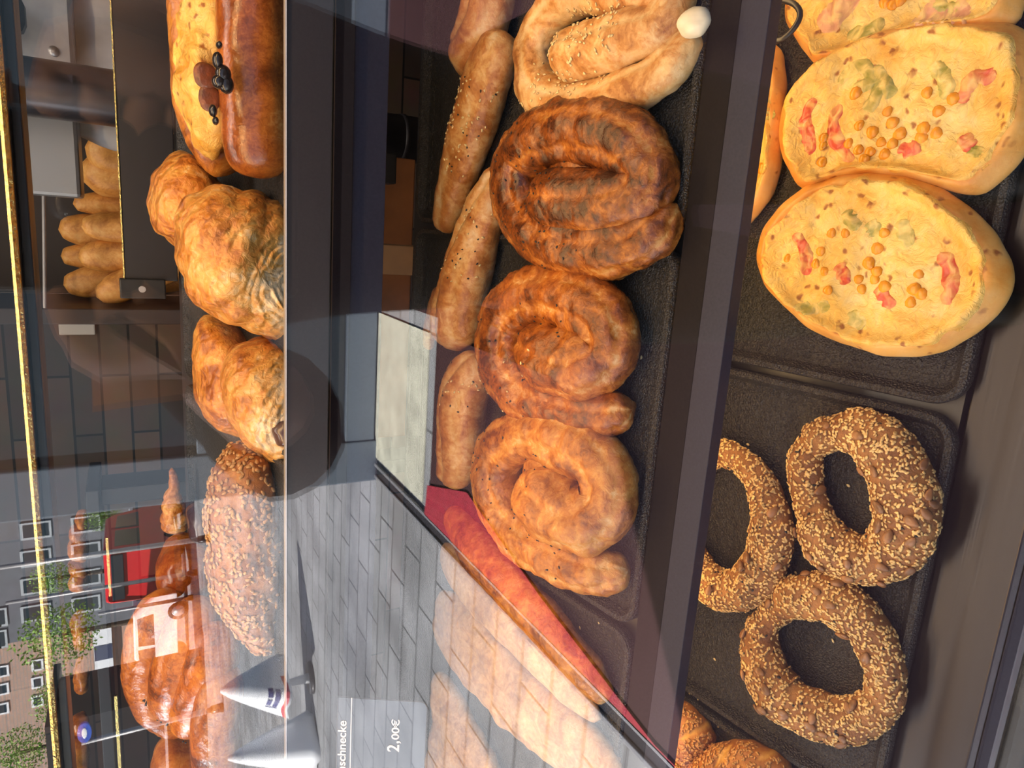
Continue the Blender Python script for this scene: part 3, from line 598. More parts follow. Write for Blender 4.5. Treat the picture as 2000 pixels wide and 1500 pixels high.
# ---- sesame twist rolls in the left front tray
def twist(px, h, label, seed, scores):
    P = np.array([T3.hit(x, y, TF + h * .4) for x, y in px]); V, Fc, bk, c = lump(P, h, seed=seed, amp=.002, nsc=35, n=150, rings=44)
    root = empty('sesame_roll', T3.world(c[0], c[1], TF + .0006), T3.t, label, 'bread roll', 'sesame twist rolls')
    for (p, q) in scores:                       # splits in the crust show the paler crumb
        A = T3.hit(*p, h) - c; B = T3.hit(*q, h) - c; e = B - A; t = np.clip(((V[:, :2] - A) @ e) / (e @ e), 0, 1); d = np.linalg.norm(V[:, :2] - A - t[:, None] * e, axis=1) / (.0045 * (1.05 - np.abs(2 * t - 1)))
        bk = bk - 1.1 * np.exp(-d ** 2); V[:, 2] -= .0022 * np.exp(-d ** 2)
    mk('pastry_body', V, Fc, M_simit, root, bake=bk)
    def far(cn):
        ok = np.ones(len(cn), bool)
        for (p, q) in scores:
            A = T3.hit(*p, h) - c; B = T3.hit(*q, h) - c; e = B - A; t = np.clip(((cn[:, :2] - A) @ e) / (e @ e), 0, 1); ok &= np.linalg.norm(cn[:, :2] - A - t[:, None] * e, axis=1) > .0035
        return ok
    sv, sf, _ = seeds(V, Fc, 1300, .0018, up_filter(.0, far), int(seed) + 60); stuff('sesame_coating', sv, sf, M_sesame_d, root)
twist([(1320, 1366), (1350, 1382), (1372, 1408), (1392, 1442), (1390, 1458), (1345, 1500), (1300, 1545), (1245, 1450), (1270, 1380)], .034, 'sesame twist roll half hidden by the middle shelf lip', 1.0, [((1322, 1446), (1372, 1426))])
twist([(1396, 1452), (1460, 1448), (1510, 1470), (1540, 1502), (1545, 1560), (1480, 1625), (1380, 1615), (1340, 1555), (1348, 1490)], .036, 'scored sesame twist roll in the bottom left corner of the left tray', 2.0, [((1392, 1500), (1412, 1466)), ((1470, 1492), (1520, 1476))])

# ---- loose grains on the trays
tm, tf = ellipsoid((0, 0, 0), (.0019, .0011, .0007), 8, 5); grain = None
for tier, x, y in [(T3, 1339, 1344), (T3, 1348, 1353), (T3, 1364, 1364), (T3, 1371, 1381), (T3, 1360, 1388), (T3, 1414, 1408), (T3, 1404, 1418), (T3, 1417, 1417), (T3, 1443, 1416), (T3, 1432, 1430), (T3, 1437, 1428), (T3, 1462, 1428), (T3, 1397, 1287), (T3, 1462, 868), (T3, 1555, 1118), (T3, 1658, 948), (T3, 1628, 1251), (T3, 1780, 766), (T2, 1230, 591), (T2, 1254, 698), (T2, 1283, 830), (T2, 1114, 1174), (T2, 1171, 1215), (T2, 1134, 1226), (T2, 1052, 1139), (T2, 1044, 1132)]:
    a, b = tier.hit(x, y, TF)
    if grain is None:
        grain = mk('sesame_seed', tm, tf, M_sesame); o = grain
    else: o = grain.copy(); C.objects.link(o)
    o.location = tuple(tier.world(a, b, TF + .0010)); o.rotation_euler = (tier.t, 0, random.uniform(0, 6.28)); tag(o, 'tiny loose sesame seed fallen on a black tray', 'seed', 'loose sesame seeds on the trays')
# ---- black cable loop with red end
Q = [T3.world(*T3.hit(x, y, .045), .045) for x, y in [(1470, 84), (1502, 80), (1528, 76), (1553, 52), (1563, 26), (1548, 6), (1515, 0), (1480, 6)]]
c0 = np.mean(Q, axis=0); root = empty('cable', c0, 0, 'thin black cable loop with a red sleeve hanging out under the middle shelf', 'cable')
vt, ft, _ = tube(np.array(Q) - c0, [.0022] * len(Q), nseg=10, step=.003, flat=1, amp=0, clamp=None, cap=False); mk('wire', vt, ft, M_black, root)
vt, ft, _ = tube(np.array([Q[6], Q[7]]) - c0, [.004, .004], nseg=10, step=.003, flat=1, amp=0, clamp=None); mk('red_sleeve', vt, ft, plain('red_plastic', (.5, .06, .05), .4), root)

# ================================================================== UPPER SHELF BREADS
def vert(px, Y, th, mat, name, label, cat, group=None, seed=0.0, amp=.0018, nsc=45, root=None, pname='pastry_body', floor=None, p=.8, n=96, rings=18, bakef=None, ridge=None):
    """rounded body standing on the shelf at distance Y, outlined as seen from the front and given its own depth th"""
    P = np.array([aty(x, y, Y) for x, y in px])[:, [0, 2]]; c, A, R = polar(P, n, 2)
    fl = T1.zat(Y - th * .5) + TF + .0006 if floor is None else floor
    V = [(c[0], Y - th, c[1])]
    for k in range(1, 2 * rings):
        t = math.pi * k / (2 * rings); r = math.sin(t) ** p; d = -math.cos(t) * th
        V += [(c[0] + R[i] * r * math.cos(A[i]), Y + d, c[1] + R[i] * r * math.sin(A[i])) for i in range(n)]
    V.append((c[0], Y + th, c[1])); V = np.array(V); Fc = []; m = 2 * rings - 1
    for i in range(n):
        j = (i + 1) % n; Fc.append((0, 1 + i, 1 + j))
        for k in range(m - 1): a = 1 + k * n; Fc.append((a + i, a + n + i, a + n + j, a + j))
        a = 1 + (m - 1) * n; Fc.append((a + i, len(V) - 1, a + j))
    N = vnormals(V, Fc)
    if (N * (V - V.mean(0))).sum() < 0: Fc = [f[::-1] for f in Fc]; N = -N
    V = V + N * (amp * 1.6 * fbm(V * nsc + seed * 5, 3))[:, None]
    if ridge is not None: V = V + N * ridge(V)[:, None]
    bk = .45 + .25 * N[:, 2] + .26 * fbm(V * 24 + seed * 3, 2)
    if bakef is not None: bk = bakef(V, N, bk)
    sl = math.tan(T1.t); lim = fl + (V[:, 1] - Y) * sl * (1 if floor is None else 0); V[:, 2] = np.maximum(V[:, 2], lim)
    if root is None: root = empty(name, (c[0], Y, max(fl, V[:, 2].min())), 0, label, cat, group)
    mk(pname, V - np.array(root.location), Fc, mat, root, bake=bk); return root, V, Fc
def vroll(px, mat, name=None, label=None, cat=None, group=None, root=None, pname='pastry_body', seed=0.0, creases=(), amp=.0016, nsc=45, flat=.95, nseg=36, ridges=0, ridge_amp=0, up=(0, -.45, .9), floor=None, mindown=True):
    """roll through points (x, y, radius in pixels, distance)"""
    P = np.array([aty(x, y, Y) for x, y, r, Y in px]); R = np.array([r * depth(p) / F for p, (x, y, r, Y) in zip(P, px)])
    V, Fc, bk = tube(P, R, creases=creases, amp=amp, nsc=nsc, seed=seed, flat=flat, nseg=nseg, up=nrm(up), ridges=ridges, ridge_amp=ridge_amp, clamp=None, step=.003)
    lim = np.array([T1.zat(y) for y in V[:, 1]]) + TF + .0008 if floor is None else floor
    V[:, 2] = np.maximum(V[:, 2], lim)
    if root is None:
        c = V.mean(0); root = empty(name, (c[0], c[1], V[:, 2].min()), 0, label, cat, group)
    mk(pname, V - np.array(root.location), Fc, mat, root, bake=bk); return root, V, Fc
# open boat bread with cheese, sausage and olives
rb, _, _ = vroll([(520, -150, 74, .60), (500, -40, 74, .600), (497, 80, 70, .600), (500, 190, 70, .602), (510, 290, 72, .606), (525, 345, 50, .612)], M_glossy, 'filled_boat_bread', 'glossy brown boat shaped bread filled with cheese, sausage slices and black olives', 'bread', None, pname='front_rim', seed=1.0, amp=.0012)
vroll([(400, -150, 60, .70), (392, -30, 62, .70), (388, 80, 58, .70), (392, 170, 56, .70), (408, 250, 52, .695), (450, 330, 48, .67)], M_gold_snail, root=rb, pname='back_rim', seed=2.0, amp=.0022)
vert([(352, 20), (345, 80), (352, 150), (358, 220), (380, 285), (430, 320), (460, 250), (462, 100), (450, -40), (400, -60)], .655, .038, M_cheese, '', None, None, root=rb, pname='cheese_filling', seed=3.0, amp=.006, nsc=60, n=130, rings=30)
for (x, y, r, Y, ex) in [(403, 150, 26, .612, (1, .35, .9)), (408, 190, 22, .612, (1.2, .35, .9))]:
    P = aty(x, y, Y); s = r * depth(P) / F; v, f = ellipsoid((0, 0, 0), (s * ex[0], s * ex[1], s * ex[2]), 20, 12); v = np.array(v); v += .002 * fbm(v * 120 + x, 2)[:, None] * v / s
    mk('sausage_slice', v + P - np.array(rb.location), f, M_saus, rb)
for (x, y, w, hh) in [(425, 118, 10, 16), (436, 145, 15, 18), (428, 160, 14, 14), (442, 165, 14, 18), (416, 216, 8, 12), (421, 236, 6, 8), (428, 88, 6, 7)]:
    P = aty(x, y, .572); k = depth(P) / F; v, f = ellipsoid((0, 0, 0), (hh * k, .006, w * k), 16, 10); mk('olive_piece', np.array(v) + P - np.array(rb.location), f, M_olive, rb)
def palebase(cx, cy, Y, rad):
    P = aty(cx, cy, Y)
    def f(V, N, bk): d = np.hypot((V[:, 0] - P[0]), (V[:, 2] - P[2])); return bk - .8 * np.clip(1.15 - d / rad, 0, 1) - .1
    return f
G1 = 'layered croissant pastries on the upper shelf'
def rg(f, a, dx, dz): return lambda V: a * np.abs(np.sin(f * (V[:, 0] * dx + V[:, 2] * dz) + 3 * fbm(V * 14, 2)))
def curl(cx, cy, Y, rad, other):
    P = aty(cx, cy, Y)
    def f(V):                                   # rolled sheets of dough end in nested curls
        d = np.hypot(V[:, 0] - P[0], (V[:, 2] - P[2]) * 1.0); w = np.clip((rad - d) / (rad * .25), 0, 1) * (V[:, 1] < Y + .03); dd = d + .005 * fbm(V * 45, 2)
        return other(V) * (1 - w) + w * (-.006 * np.clip(1 - d / rad, 0, 1) + .0012 * (np.abs(np.sin(dd * math.pi / .0060)) ** .7 - .5))
    return f
vert([(290, 400), (297, 345), (330, 305), (360, 295), (405, 330), (440, 370), (445, 430), (400, 490), (345, 478), (308, 450)], .735, .055, M_flaky, 'layered_pastry', 'brown croissant standing behind the big layered pastry', 'croissant', G1, 1.0, ridge=rg(90, .003, .6, .8))
r_, V, Fc = vert([(343, 430), (362, 388), (415, 366), (500, 378), (562, 402), (605, 440), (612, 600), (590, 672), (520, 655), (440, 625), (380, 590), (350, 520)], .635, .062, M_flaky, 'layered_pastry', 'largest flaky layered pastry, with pale cut layers, beside the olive bread', 'croissant', G1, 2.0, ridge=curl(575, 560, .60, .055, rg(110, .0025, .5, .9)), bakef=palebase(580, 560, .60, .055), n=190, rings=44)
r2, V2, F2 = vert([(378, 700), (386, 640), (402, 614), (430, 622), (470, 650), (505, 700), (520, 800), (470, 850), (425, 838), (385, 780)], .725, .055, M_flaky, 'layered_pastry', 'flaky pastry behind the chocolate layered pastry', 'croissant', G1, 3.0, ridge=rg(100, .003, .5, .9))
r3, V3, F3 = vert([(440, 740), (458, 685), (500, 664), (560, 668), (605, 690), (612, 850), (575, 908), (520, 892), (468, 850), (442, 800)], .635, .062, M_flaky, 'layered_pastry', 'layered pastry with a dark chocolate filling showing, beside the seeded stick', 'croissant', G1, 4.0, ridge=curl(575, 815, .60, .06, rg(120, .0025, .4, .9)), bakef=palebase(580, 820, .60, .06), n=190, rings=44)
vert([(528, 835), (545, 815), (572, 820), (590, 850), (570, 872), (540, 868)], .585, .016, M_choc, '', None, None, root=r3, pname='chocolate_filling', seed=5.0)
# seeded stick
rs, V, Fc = vroll([(452, 872, 28, .66), (474, 930, 66, .645), (484, 1000, 80, .64), (486, 1080, 84, .64), (488, 1150, 72, .64), (505, 1215, 46, .64), (520, 1268, 26, .64)], M_seed_roll, 'seeded_bread_stick', 'long seed covered bread stick tapering at both ends behind the fascia', 'bread', None, seed=6.0, amp=.0026, creases=[(1.0, .2, .08), (2.2, .2, .08), (4.9, .2, .08)], up=(0, -.3, .95))
Nn = vnormals(V, [f for f in Fc if len(f) == 4]); Fq = Fc if (Nn * (V - V.mean(0))).sum() > 0 else [f[::-1] for f in Fc]
sv, sf, _ = seeds(V - np.array(rs.location), Fq, 620, .0030, lambda c, n: (n[:, 1] < .3) & (n[:, 2] > -.55), 77); stuff('sunflower_seed_coating', sv, sf, plain('sunflower_seed', (.50, .27, .10), .35, nscale=200, namt=.4), rs)
# plaited bun
rp, V, Fc = vroll([(352, 1160, 40, .745), (308, 1210, 46, .75), (285, 1290, 46, .76), (305, 1370, 44, .765), (350, 1430, 30, .77)], M_plait, 'plaited_bun', 'large glossy plaited bun with crossing strands at the left of the upper shelf', 'bread', None, pname='strand', seed=7.0)
vroll([(395, 1165, 42, .71), (372, 1235, 52, .705), (345, 1310, 50, .71), (335, 1390, 44, .73)], M_plait, root=rp, pname='strand', seed=8.0)
vroll([(420, 1215, 40, .68), (415, 1290, 50, .675), (385, 1360, 48, .69), (372, 1420, 44, .71)], M_plait, root=rp, pname='strand', seed=9.0)
vroll([(440, 1300, 36, .66), (428, 1370, 46, .655), (420, 1440, 48, .66), (435, 1540, 48, .665)], M_plait, root=rp, pname='strand', seed=10.0)
v, f = [], []
rng = np.random.default_rng(5)
for k in range(90):
    t = rng.random(); P = aty(285 + 80 * t + rng.normal(0, 5), 1370 + 75 * t + rng.normal(0, 4), .735 + rng.normal(0, .004)); e = ellipsoid(P - np.array(rp.location), (.0012, .0012, .0012), 6, 4); n0 = len(v); v += e[0]; f += [tuple(i + n0 for i in q) for q in e[1]]
stuff('poppy_seeds', v, f, M_nigella, rp)
vert([(300, 1475), (330, 1450), (400, 1452), (430, 1480), (440, 1560), (320, 1570), (292, 1520)], .76, .05, M_plait, 'bread_bun', 'smooth brown bun at the far left behind the plaited bun', 'bread', None, 11.0)
vert([(302, 1110), (318, 1072), (350, 1052), (400, 1060), (430, 1110), (400, 1150), (330, 1152), (305, 1140)], .80, .05, M_glossy, 'bread_bun', 'round brown bun behind the seeded stick and plaited bun', 'bread', None, 12.0)
vert([(362, 1000), (380, 985), (420, 1000), (430, 1045), (400, 1062), (368, 1050)], .82, .035, M_choc, 'chocolate_bun', 'small dark chocolate bun behind the seeded stick', 'bread', None, 13.0)
vroll([(335, 915, 4, .90), (340, 945, 10, .90), (338, 985, 20, .90), (345, 1040, 30, .90)], M_flaky, 'pastry_horn', 'pointed pastry horn standing behind the seeded stick', 'pastry', None, seed=14.0, ridges=6, ridge_amp=.2)

# ================================================================== SHOP INTERIOR
def flat_box(name, P, w, d, h, mat, label, cat, group=None, bev=.004):
    V, Fc = box(-w / 2, w / 2, -d / 2, d / 2, 0, h); o = mk(name, V, Fc, mat, None, smooth=False, loc=P); bevel(o, bev); return tag(o, label, cat, group)
# rear wall of dark wooden boards
def boards():
    m, nt, b = material('old_wooden_boards'); L = nt.links.new; tc = node(nt, 'ShaderNodeTexCoord'); mp = node(nt, 'ShaderNodeMapping'); mp.inputs['Rotation'].default_value = (math.pi / 2, 0, 0); L(tc.outputs['Object'], mp.inputs[0])
    br = node(nt, 'ShaderNodeTexBrick', Scale=1.0); br.inputs['Color1'].default_value = (.19, .115, .080, 1); br.inputs['Color2'].default_value = (.070, .050, .044, 1); br.inputs['Mortar'].default_value = (.006, .005, .005, 1)
    br.inputs['Mortar Size'].default_value = .004; br.inputs['Brick Width'].default_value = .55; br.inputs['Row Height'].default_value = .085; br.offset = .37; L(mp.outputs[0], br.inputs['Vector'])
    n = node(nt, 'ShaderNodeTexNoise', Scale=9.0, Detail=8.0); L(tc.outputs['Object'], n.inputs['Vector']); mx = node(nt, 'ShaderNodeMixRGB', blend_type='MULTIPLY', Fac=.6); L(br.outputs[0], mx.inputs[1]); L(n.outputs['Color'], mx.inputs[2])
    L(mx.outputs[0], b.inputs['Base Color']); b.inputs['Roughness'].default_value = .6; return m
WY = 2.6
V, Fc = box(-3.2, 2.2, WY, WY + .06, GZ, 1.4); tag(mk('wall_back', V, Fc, boards(), None, smooth=False), kind='structure')
V, Fc = box(-3.26, -3.2, .17, WY, GZ, 1.4); M_int = plain('interior_plaster', (.16, .14, .13), .8, nscale=6, namt=.1); tag(mk('wall_left', V, Fc, M_int, None, smooth=False), kind='structure')
V, Fc = box(2.2, 2.26, .17, WY, GZ, 1.4); tag(mk('wall_right', V, Fc, M_int, None, smooth=False), kind='structure')
V, Fc = box(-3.26, 2.26, .12, WY + .06, 1.4, 1.5); tag(mk('ceiling', V, Fc, M_int, None, smooth=False), kind='structure')
V, Fc = box(-3.26, 2.26, .15, WY, GZ - .02, GZ); tag(mk('floor', V, Fc, plain('shop_floor', (.08, .06, .05), .4), None, smooth=False), kind='structure')
# front facade either side of the case and above it
M_fac = plain('facade_render', (.22, .22, .23), .7, nscale=12, namt=.1)
V, Fc = join([box(-3.26, XL - .01, .15, .20, GZ, 1.4), box(XR + .01, 2.26, .15, .20, GZ, 1.4), box(XL - .01, XR + .01, .15, .20, .63, 1.4)]); tag(mk('wall_front', V, Fc, M_fac, None, smooth=False), kind='structure')
# wall socket plate
P = aty(150, 632, WY - .012); flat_box('socket_plate', (P[0], WY - .008, P[2] - .05), .075, .012, .10, plain('white_plastic', (.6, .58, .55), .4), 'white socket plate on the dark board wall', 'socket')
# loaf rack behind the back panel
LY = 1.62
e0 = aty(200, 603, LY); z0 = e0[2] - .22
root = empty('loaf_rack', (e0[0] + .3, LY, z0), 0, 'dark wooden rack holding the standing loaves at the back of the shop', 'rack')
ztop = aty(25, 603, LY)[2]
part('side_post', box(e0[0] - .018, e0[0] + .012, LY - .10, LY + .16, GZ, ztop + .4), plain('dark_rack_wood', (.030, .020, .018), .5), .002)
part('bottom_board', box(e0[0] + .013, 1.3, LY - .10, LY + .16, z0 - .02, z0), bpy.data.materials['dark_rack_wood'], .002)
part('back_board', box(e0[0] + .013, 1.3, LY + .165, LY + .18, z0 - .02, ztop + .4), bpy.data.materials['dark_rack_wood'], .002)
v, f = [], []
p0 = aty(85, 560, LY - .09); p1 = aty(85, 300, LY - .09)
part('front_rod', cyl((e0[0] + .012, LY - .095, p0[2]), (p1[0], LY - .095, p1[2]), .003), M_steel, 0)
GL = 'long loaves standing in the rack'
for k, (xt, yt, w, xb, yb, dY, lab) in enumerate([
        (158, 285, 34, 330, 330, .0, 'first long loaf beside the white paper, leaning'), (148, 335, 36, 330, 350, .02, 'broad loaf between the leaning loaf and the narrow loaf'),
        (137, 398, 19, 330, 398, .05, 'narrow loaf tip behind its neighbours'), (107, 448, 29, 330, 452, .06, 'tallest loaf rising behind a shorter split loaf'),
        (150, 442, 25, 330, 446, -.03, 'split loaf in front of the tallest loaf'), (110, 500, 23, 330, 500, .07, 'pale loaf behind the scored loaf'),
        (146, 502, 28, 330, 498, -.02, 'scored loaf in front of the pale loaf'), (116, 558, 26, 330, 540, .04, 'loaf leaning to the end post of the rack'), (183, 582, 26, 330, 520, -.05, 'short loaf at the rack end, in front of the leaning one')]):
    A = aty(xt, yt, LY + dY); B = aty(xb, yb, LY + dY); r = 1.22 * w * depth(A) / F
    d = nrm(B - A); B = A + d * ((A[2] - z0 - .004) / -d[2]); Q = [A + (B - A) * t for t in (0.02, .2, .45, .7, 1)]
    V, Fc, bk = tube(Q, [r * .62, r * .95, r, r, r * .8], nseg=26, step=.006, up=(.25, -1, 0), flat=.9, amp=.003, nsc=20, seed=k + .5, creases=[(1.2, .35, .12)], clamp=None); V[:, 2] = np.maximum(V[:, 2], z0 + .001)
    rt = empty('long_loaf', (V[:, 0].mean(), LY + dY, z0), 0, lab + ' in the back rack', 'loaf', GL); mk('loaf_body', V - np.array(rt.location), Fc, M_loaf, rt, bake=bk)
# steel column, steel panels, paper
c1 = aty(20, 160, 1.25); c2 = aty(340, 205, 1.25); rr = 56 * depth(c1) / F
root = empty('steel_column', (c1[0], 1.25, GZ), 0, 'dark round steel column between the two steel cabinets', 'column')
V, Fc = cyl((c1[0] - .003, 1.25, GZ), (c1[0] - .003, 1.25, 1.4), rr, n=40); mk('column_shaft', np.array(V) - np.array(root.location), Fc, M_post, root)
pj = aty(783, 262, 1.25); V, Fc = cyl((c1[0] - .003, 1.25, pj[2] - .004), (c1[0] - .003, 1.25, pj[2] + .004), rr + .002, n=40); mk('collar', np.array(V) - np.array(root.location), Fc, M_post, root)
def cabinet(x0, y0, x1, y1, Y, mat, label, name='steel_cabinet', cat='cabinet', dd=.12):
    A = aty(x0, y1, Y); B = aty(x1, y0, Y)
    V, Fc = box(min(A[0], B[0]), max(A[0], B[0]), Y, Y + dd, B[2], A[2]); c = np.mean(V, axis=0); c[2] = B[2]; rt = empty(name, c, 0, label, cat); o = mk('cabinet_body', np.array(V) - c, Fc, mat, rt, smooth=False); bevel(o, .006); return rt, c
rt, c = cabinet(-40, -60, 135, 118, 1.36, M_steel, 'brushed steel wall cabinet at the top right above the white paper sack')
P = aty(105, 100, 1.357); V, Fc = cyl((P[0], 1.3595, P[2]), (P[0], 1.354, P[2]), .0075, n=20); mk('round_knob', np.array(V) - c, Fc, M_steel, rt)
rt, c = cabinet(10, 200, 148, 376, 1.36, plain('grey_sheet_metal', (.34, .35, .37), .4, .6), 'plain grey metal cabinet above the leaning loaf beside the column')
P = aty(18, 40, 1.30); flat_box('wall_bracket', (P[0] + .01, 1.30, P[2] - .02), .055, .05, .07, M_black, 'black bracket at the top right corner before the steel cabinet', 'bracket', None, .015)
def sack(px, Y, label, seed):
    P = [aty(x, y, Y) for x, y in px]; V, Fc, bk, c = lump(np.array([(p[0], p[2]) for p in P]), .05, amp=.008, nsc=14, seed=seed, foot=.95, n=60, rings=14, smooth=0)
    W = np.c_[V[:, 0] + c[0], Y - V[:, 2], V[:, 1] + c[1]]; z = W[:, 2].min(); o = np.array((c[0], Y, z)); rt = empty('paper_sack', o, 0, label, 'paper sack'); mk('sack_body', W - o, Fc, M_paper, rt)
sack([(138, -40), (136, 60), (140, 138), (220, 148), (330, 140), (330, -40)], 1.47, 'crumpled white paper sack under the steel wall cabinet', 1.0)
sack([(146, 232), (148, 262), (225, 295), (300, 290), (330, 232), (220, 224)], 1.49, 'white paper sack wedged beside the first leaning loaf', 2.0)
# rear shelf of small pastries at the left
SY = 1.35
e = aty(171, 1000, SY); e2 = aty(171, 1520, SY)
root = empty('rear_shelf', ((e[0] + e2[0]) / 2, SY, e[2]), 0, 'dark rear shelf holding small brown pastries at the far left', 'shelf')
part('shelf_board', box(-1.9, e[0] + .06, SY - .06, SY + .10, e[2] - .022, e[2] - .002), M_black, .002)
q1, q2 = aty(206, 1022, SY), aty(212, 1132, SY); part('lit_edge', box(q2[0], q1[0], SY - .066, SY - .061, q1[2] - .005, q1[2] - .001), M_gold, 0)
q1, q2 = aty(222, 1320, SY), aty(230, 1520, SY); part('lit_edge', box(q2[0], q1[0], SY - .066, SY - .061, q1[2] - .006, q1[2] - .001), M_gold, 0)
part('bracket', box(e[0] + .02, e[0] + .05, SY - .03, SY + .05, GZ, e[2] - .023), M_black, .002)
for k, (x0, x1, y0, y1, lab) in enumerate([(146, 172, 1000, 1030, 'dark knobbly pastry at the right end of the rear shelf'), (134, 172, 1026, 1058, 'small brown twist next to the dark knobbly pastry'), (130, 172, 1056, 1092, 'round tan bun in the middle of the rear shelf'),
                               (132, 172, 1092, 1122, 'small tan bun beside the round tan bun'), (136, 172, 1120, 1150, 'brown twist at the left of the rear row of five'), (138, 172, 1192, 1268, 'long low brown loaf on the rear shelf'), (145, 172, 1285, 1350, 'dim brown loaf further left on the rear shelf'), (138, 172, 1398, 1430, 'dark round pastry on the rear shelf by its left lit edge'), (112, 172, 1430, 1520, 'large brown bread at the left end of the rear shelf')]):
    vert([(x0, (y0 + y1) / 2), (x0 + 5, y0 + 4), (x1 - 8, y0), (x1, y0 + 4), (x1, y1 - 4), (x1 - 8, y1), (x0 + 5, y1 - 4)], SY, .03, M_glossy if k % 2 else M_plait, 'small_pastry', lab, 'pastry', 'small pastries on the rear shelf', k * 1.3, floor=e[2] - .0015, n=40, rings=8, amp=.004)
# things seen under the upper shelf
UY = 1.05
def under(name, x0, y0, x1, y1, Y, mat, label, cat, d=.05):
    A = aty(x0, y1, Y); B = aty(x1, y0, Y); V, Fc = box(min(A[0], B[0]), max(A[0], B[0]), Y, Y + d, B[2], A[2]); c = np.mean(V, axis=0); c[2] = B[2]; o = mk(name, np.array(V) - c, Fc, mat, None, smooth=False, loc=c); bevel(o, .002); return tag(o, label, cat)
wood = plain('orange_wood', (.30, .105, .030), .5, nscale=18, namt=.25); pale = plain('pale_wood', (.52, .30, .15), .55, nscale=25, namt=.15)
under('wooden_board', 690, 312, 812, 860, 1.15, wood, 'orange wooden board seen under the upper shelf behind the long pastries', 'board')
o = under('wooden_block', 690, 483, 842, 534, .93, pale, 'pale wooden block standing before the orange board under the upper shelf', 'wood block', .06)
o = under('steel_clip', 735, 300, 776, 356, .98, M_black, 'small black and steel clip under the upper shelf by the column', 'clip', .03)
A = aty(748, 350, .975); B = aty(760, 308, .975); V, Fc = box(A[0], B[0], -.012, -.0005, 0, .012); mk('steel_face', np.array(V) + (-o.location[0], 0, A[2] - o.location[2] - .012), Fc, M_steel, o, smooth=False)
# lights of the shop and one added fill lamp
def area(name, loc, rot, sx, sy, power, col):
    l = bpy.data.lights.new(name, 'AREA'); l.shape = 'RECTANGLE'; l.size = sx; l.size_y = sy; l.energy = power; l.color = col; o = bpy.data.objects.new(name, l); C.objects.link(o); o.location = loc; o.rotation_euler = rot; return o
WARM = (1, .62, .27)
area('shelf_lamp_top', (-.2, .526, .0475), (math.radians(18), 0, 0), 1.6, .012, 3.1, WARM)
area('shelf_lamp_middle', (-.2, .551, -.168), (math.radians(-8), 0, 0), 1.6, .012, 1.8, WARM)
area('shelf_lamp_low', (-.2, .411, -.396), (math.radians(-20), 0, 0), 1.6, .012, 1.4, WARM)
area('case_lamp', (-.25, .26, .56), (math.radians(10), 0, 0), 1.5, .05, 9.0, (1, .66, .34))
area('room_lamp', (-.2, .95, 1.38), (math.radians(32), 0, 0), 2.2, .4, 48.0, (1, .86, .72))
area('left_cool_fill', (-1.5, .62, .42), Vector((1.15, -.34, -.86)).to_track_quat('-Z', 'Y').to_euler(), .30, .30, 9.0, (.90, .94, 1))  # added cool fill lamp standing in for daylight; no window is there
V, Fc = box(-1.0, .5, .22, .30, .565, .585); tag(mk('case_light', V, Fc, plain('lamp_housing', (.5, .48, .45), .5), None, smooth=False), 'long lamp housing inside the top of the glass case', 'lamp')
# ================================================================== THE STREET BEHIND THE CAMERA (seen mirrored in the front glass)
def vm(x, y, Y): return mirror(aty(x, y, Y))
def ry(Y): return 2 * GY - Y
def blk(name, x0, x1, y0, y1, z0, z1, mat, parent=None, bev=0):
    V, Fc = box(min(x0, x1), max(x0, x1), min(y0, y1), max(y0, y1), z0, z1); o0 = np.array(parent.location) if parent else np.zeros(3)
    o = mk(name, np.array(V) - o0, Fc, mat, parent, smooth=False)
    if bev: bevel(o, bev)
    return o
def paving():
    m, nt, b = material('paving_slabs'); L = nt.links.new; tc = node(nt, 'ShaderNodeTexCoord'); br = node(nt, 'ShaderNodeTexBrick', Scale=1.0)
    br.inputs['Color1'].default_value = (.40, .40, .415, 1); br.inputs['Color2'].default_value = (.37, .37, .38, 1); br.inputs['Mortar'].default_value = (.15, .15, .155, 1)
    br.inputs['Mortar Size'].default_value = .008; br.inputs['Brick Width'].default_value = .55; br.inputs['Row Height'].default_value = .24; L(tc.outputs['Object'], br.inputs['Vector'])
    n = node(nt, 'ShaderNodeTexNoise', Scale=1.6, Detail=8.0); L(tc.outputs['Object'], n.inputs['Vector']); rp = node(nt, 'ShaderNodeValToRGB'); rp.color_ramp.elements[0].color = (.6, .6, .6, 1); rp.color_ramp.elements[0].position = .35; rp.color_ramp.elements[1].position = .6
    L(n.outputs['Fac'], rp.inputs['Fac']); mx = node(nt, 'ShaderNodeMixRGB', blend_type='MULTIPLY', Fac=1.0); L(br.outputs[0], mx.inputs[1]); L(rp.outputs[0], mx.inputs[2]); L(mx.outputs[0], b.inputs['Base Color']); b.inputs['Roughness'].default_value = .7; return m
V, Fc = box(-70, 60, -75, .145, GZ - .1, GZ); tag(mk('pavement', V, Fc, paving(), None, smooth=False), kind='structure')
# drain rails, red kerb strip, dark mat widened to darken the reflection
M_red = plain('red_rubber', (.42, .03, .05), .5, nscale=20, namt=.15); M_mat = plain('maroon_mat', (.045, .012, .016), .8)
root = empty('drain_channel', (-1.62, -2.2, GZ), 0, 'steel drain channel with double rails crossing the pavement beside the red mat', 'drain')
for x in (-1.68, -1.60): blk('rail', x, x + .022, -3.95, -.55, GZ, GZ + .020, M_steel, root, .003)
blk('grate', -1.655, -1.602, -3.95, -.55, GZ, GZ + .010, M_post, root)
root = empty('door_mat', (-.9, -1.6, GZ), 0, 'dark maroon entrance mat with a bright red border strip, widened to darken the glass reflection', 'mat')
blk('mat_field', -1.575, 9.0, -3.0, .12, GZ, GZ + .012, M_mat, root); blk('mat_field', -.45, 9.0, -3.95, -3.0005, GZ, GZ + .012, M_mat, root)  # field added far to the right so the glass reflects something dark
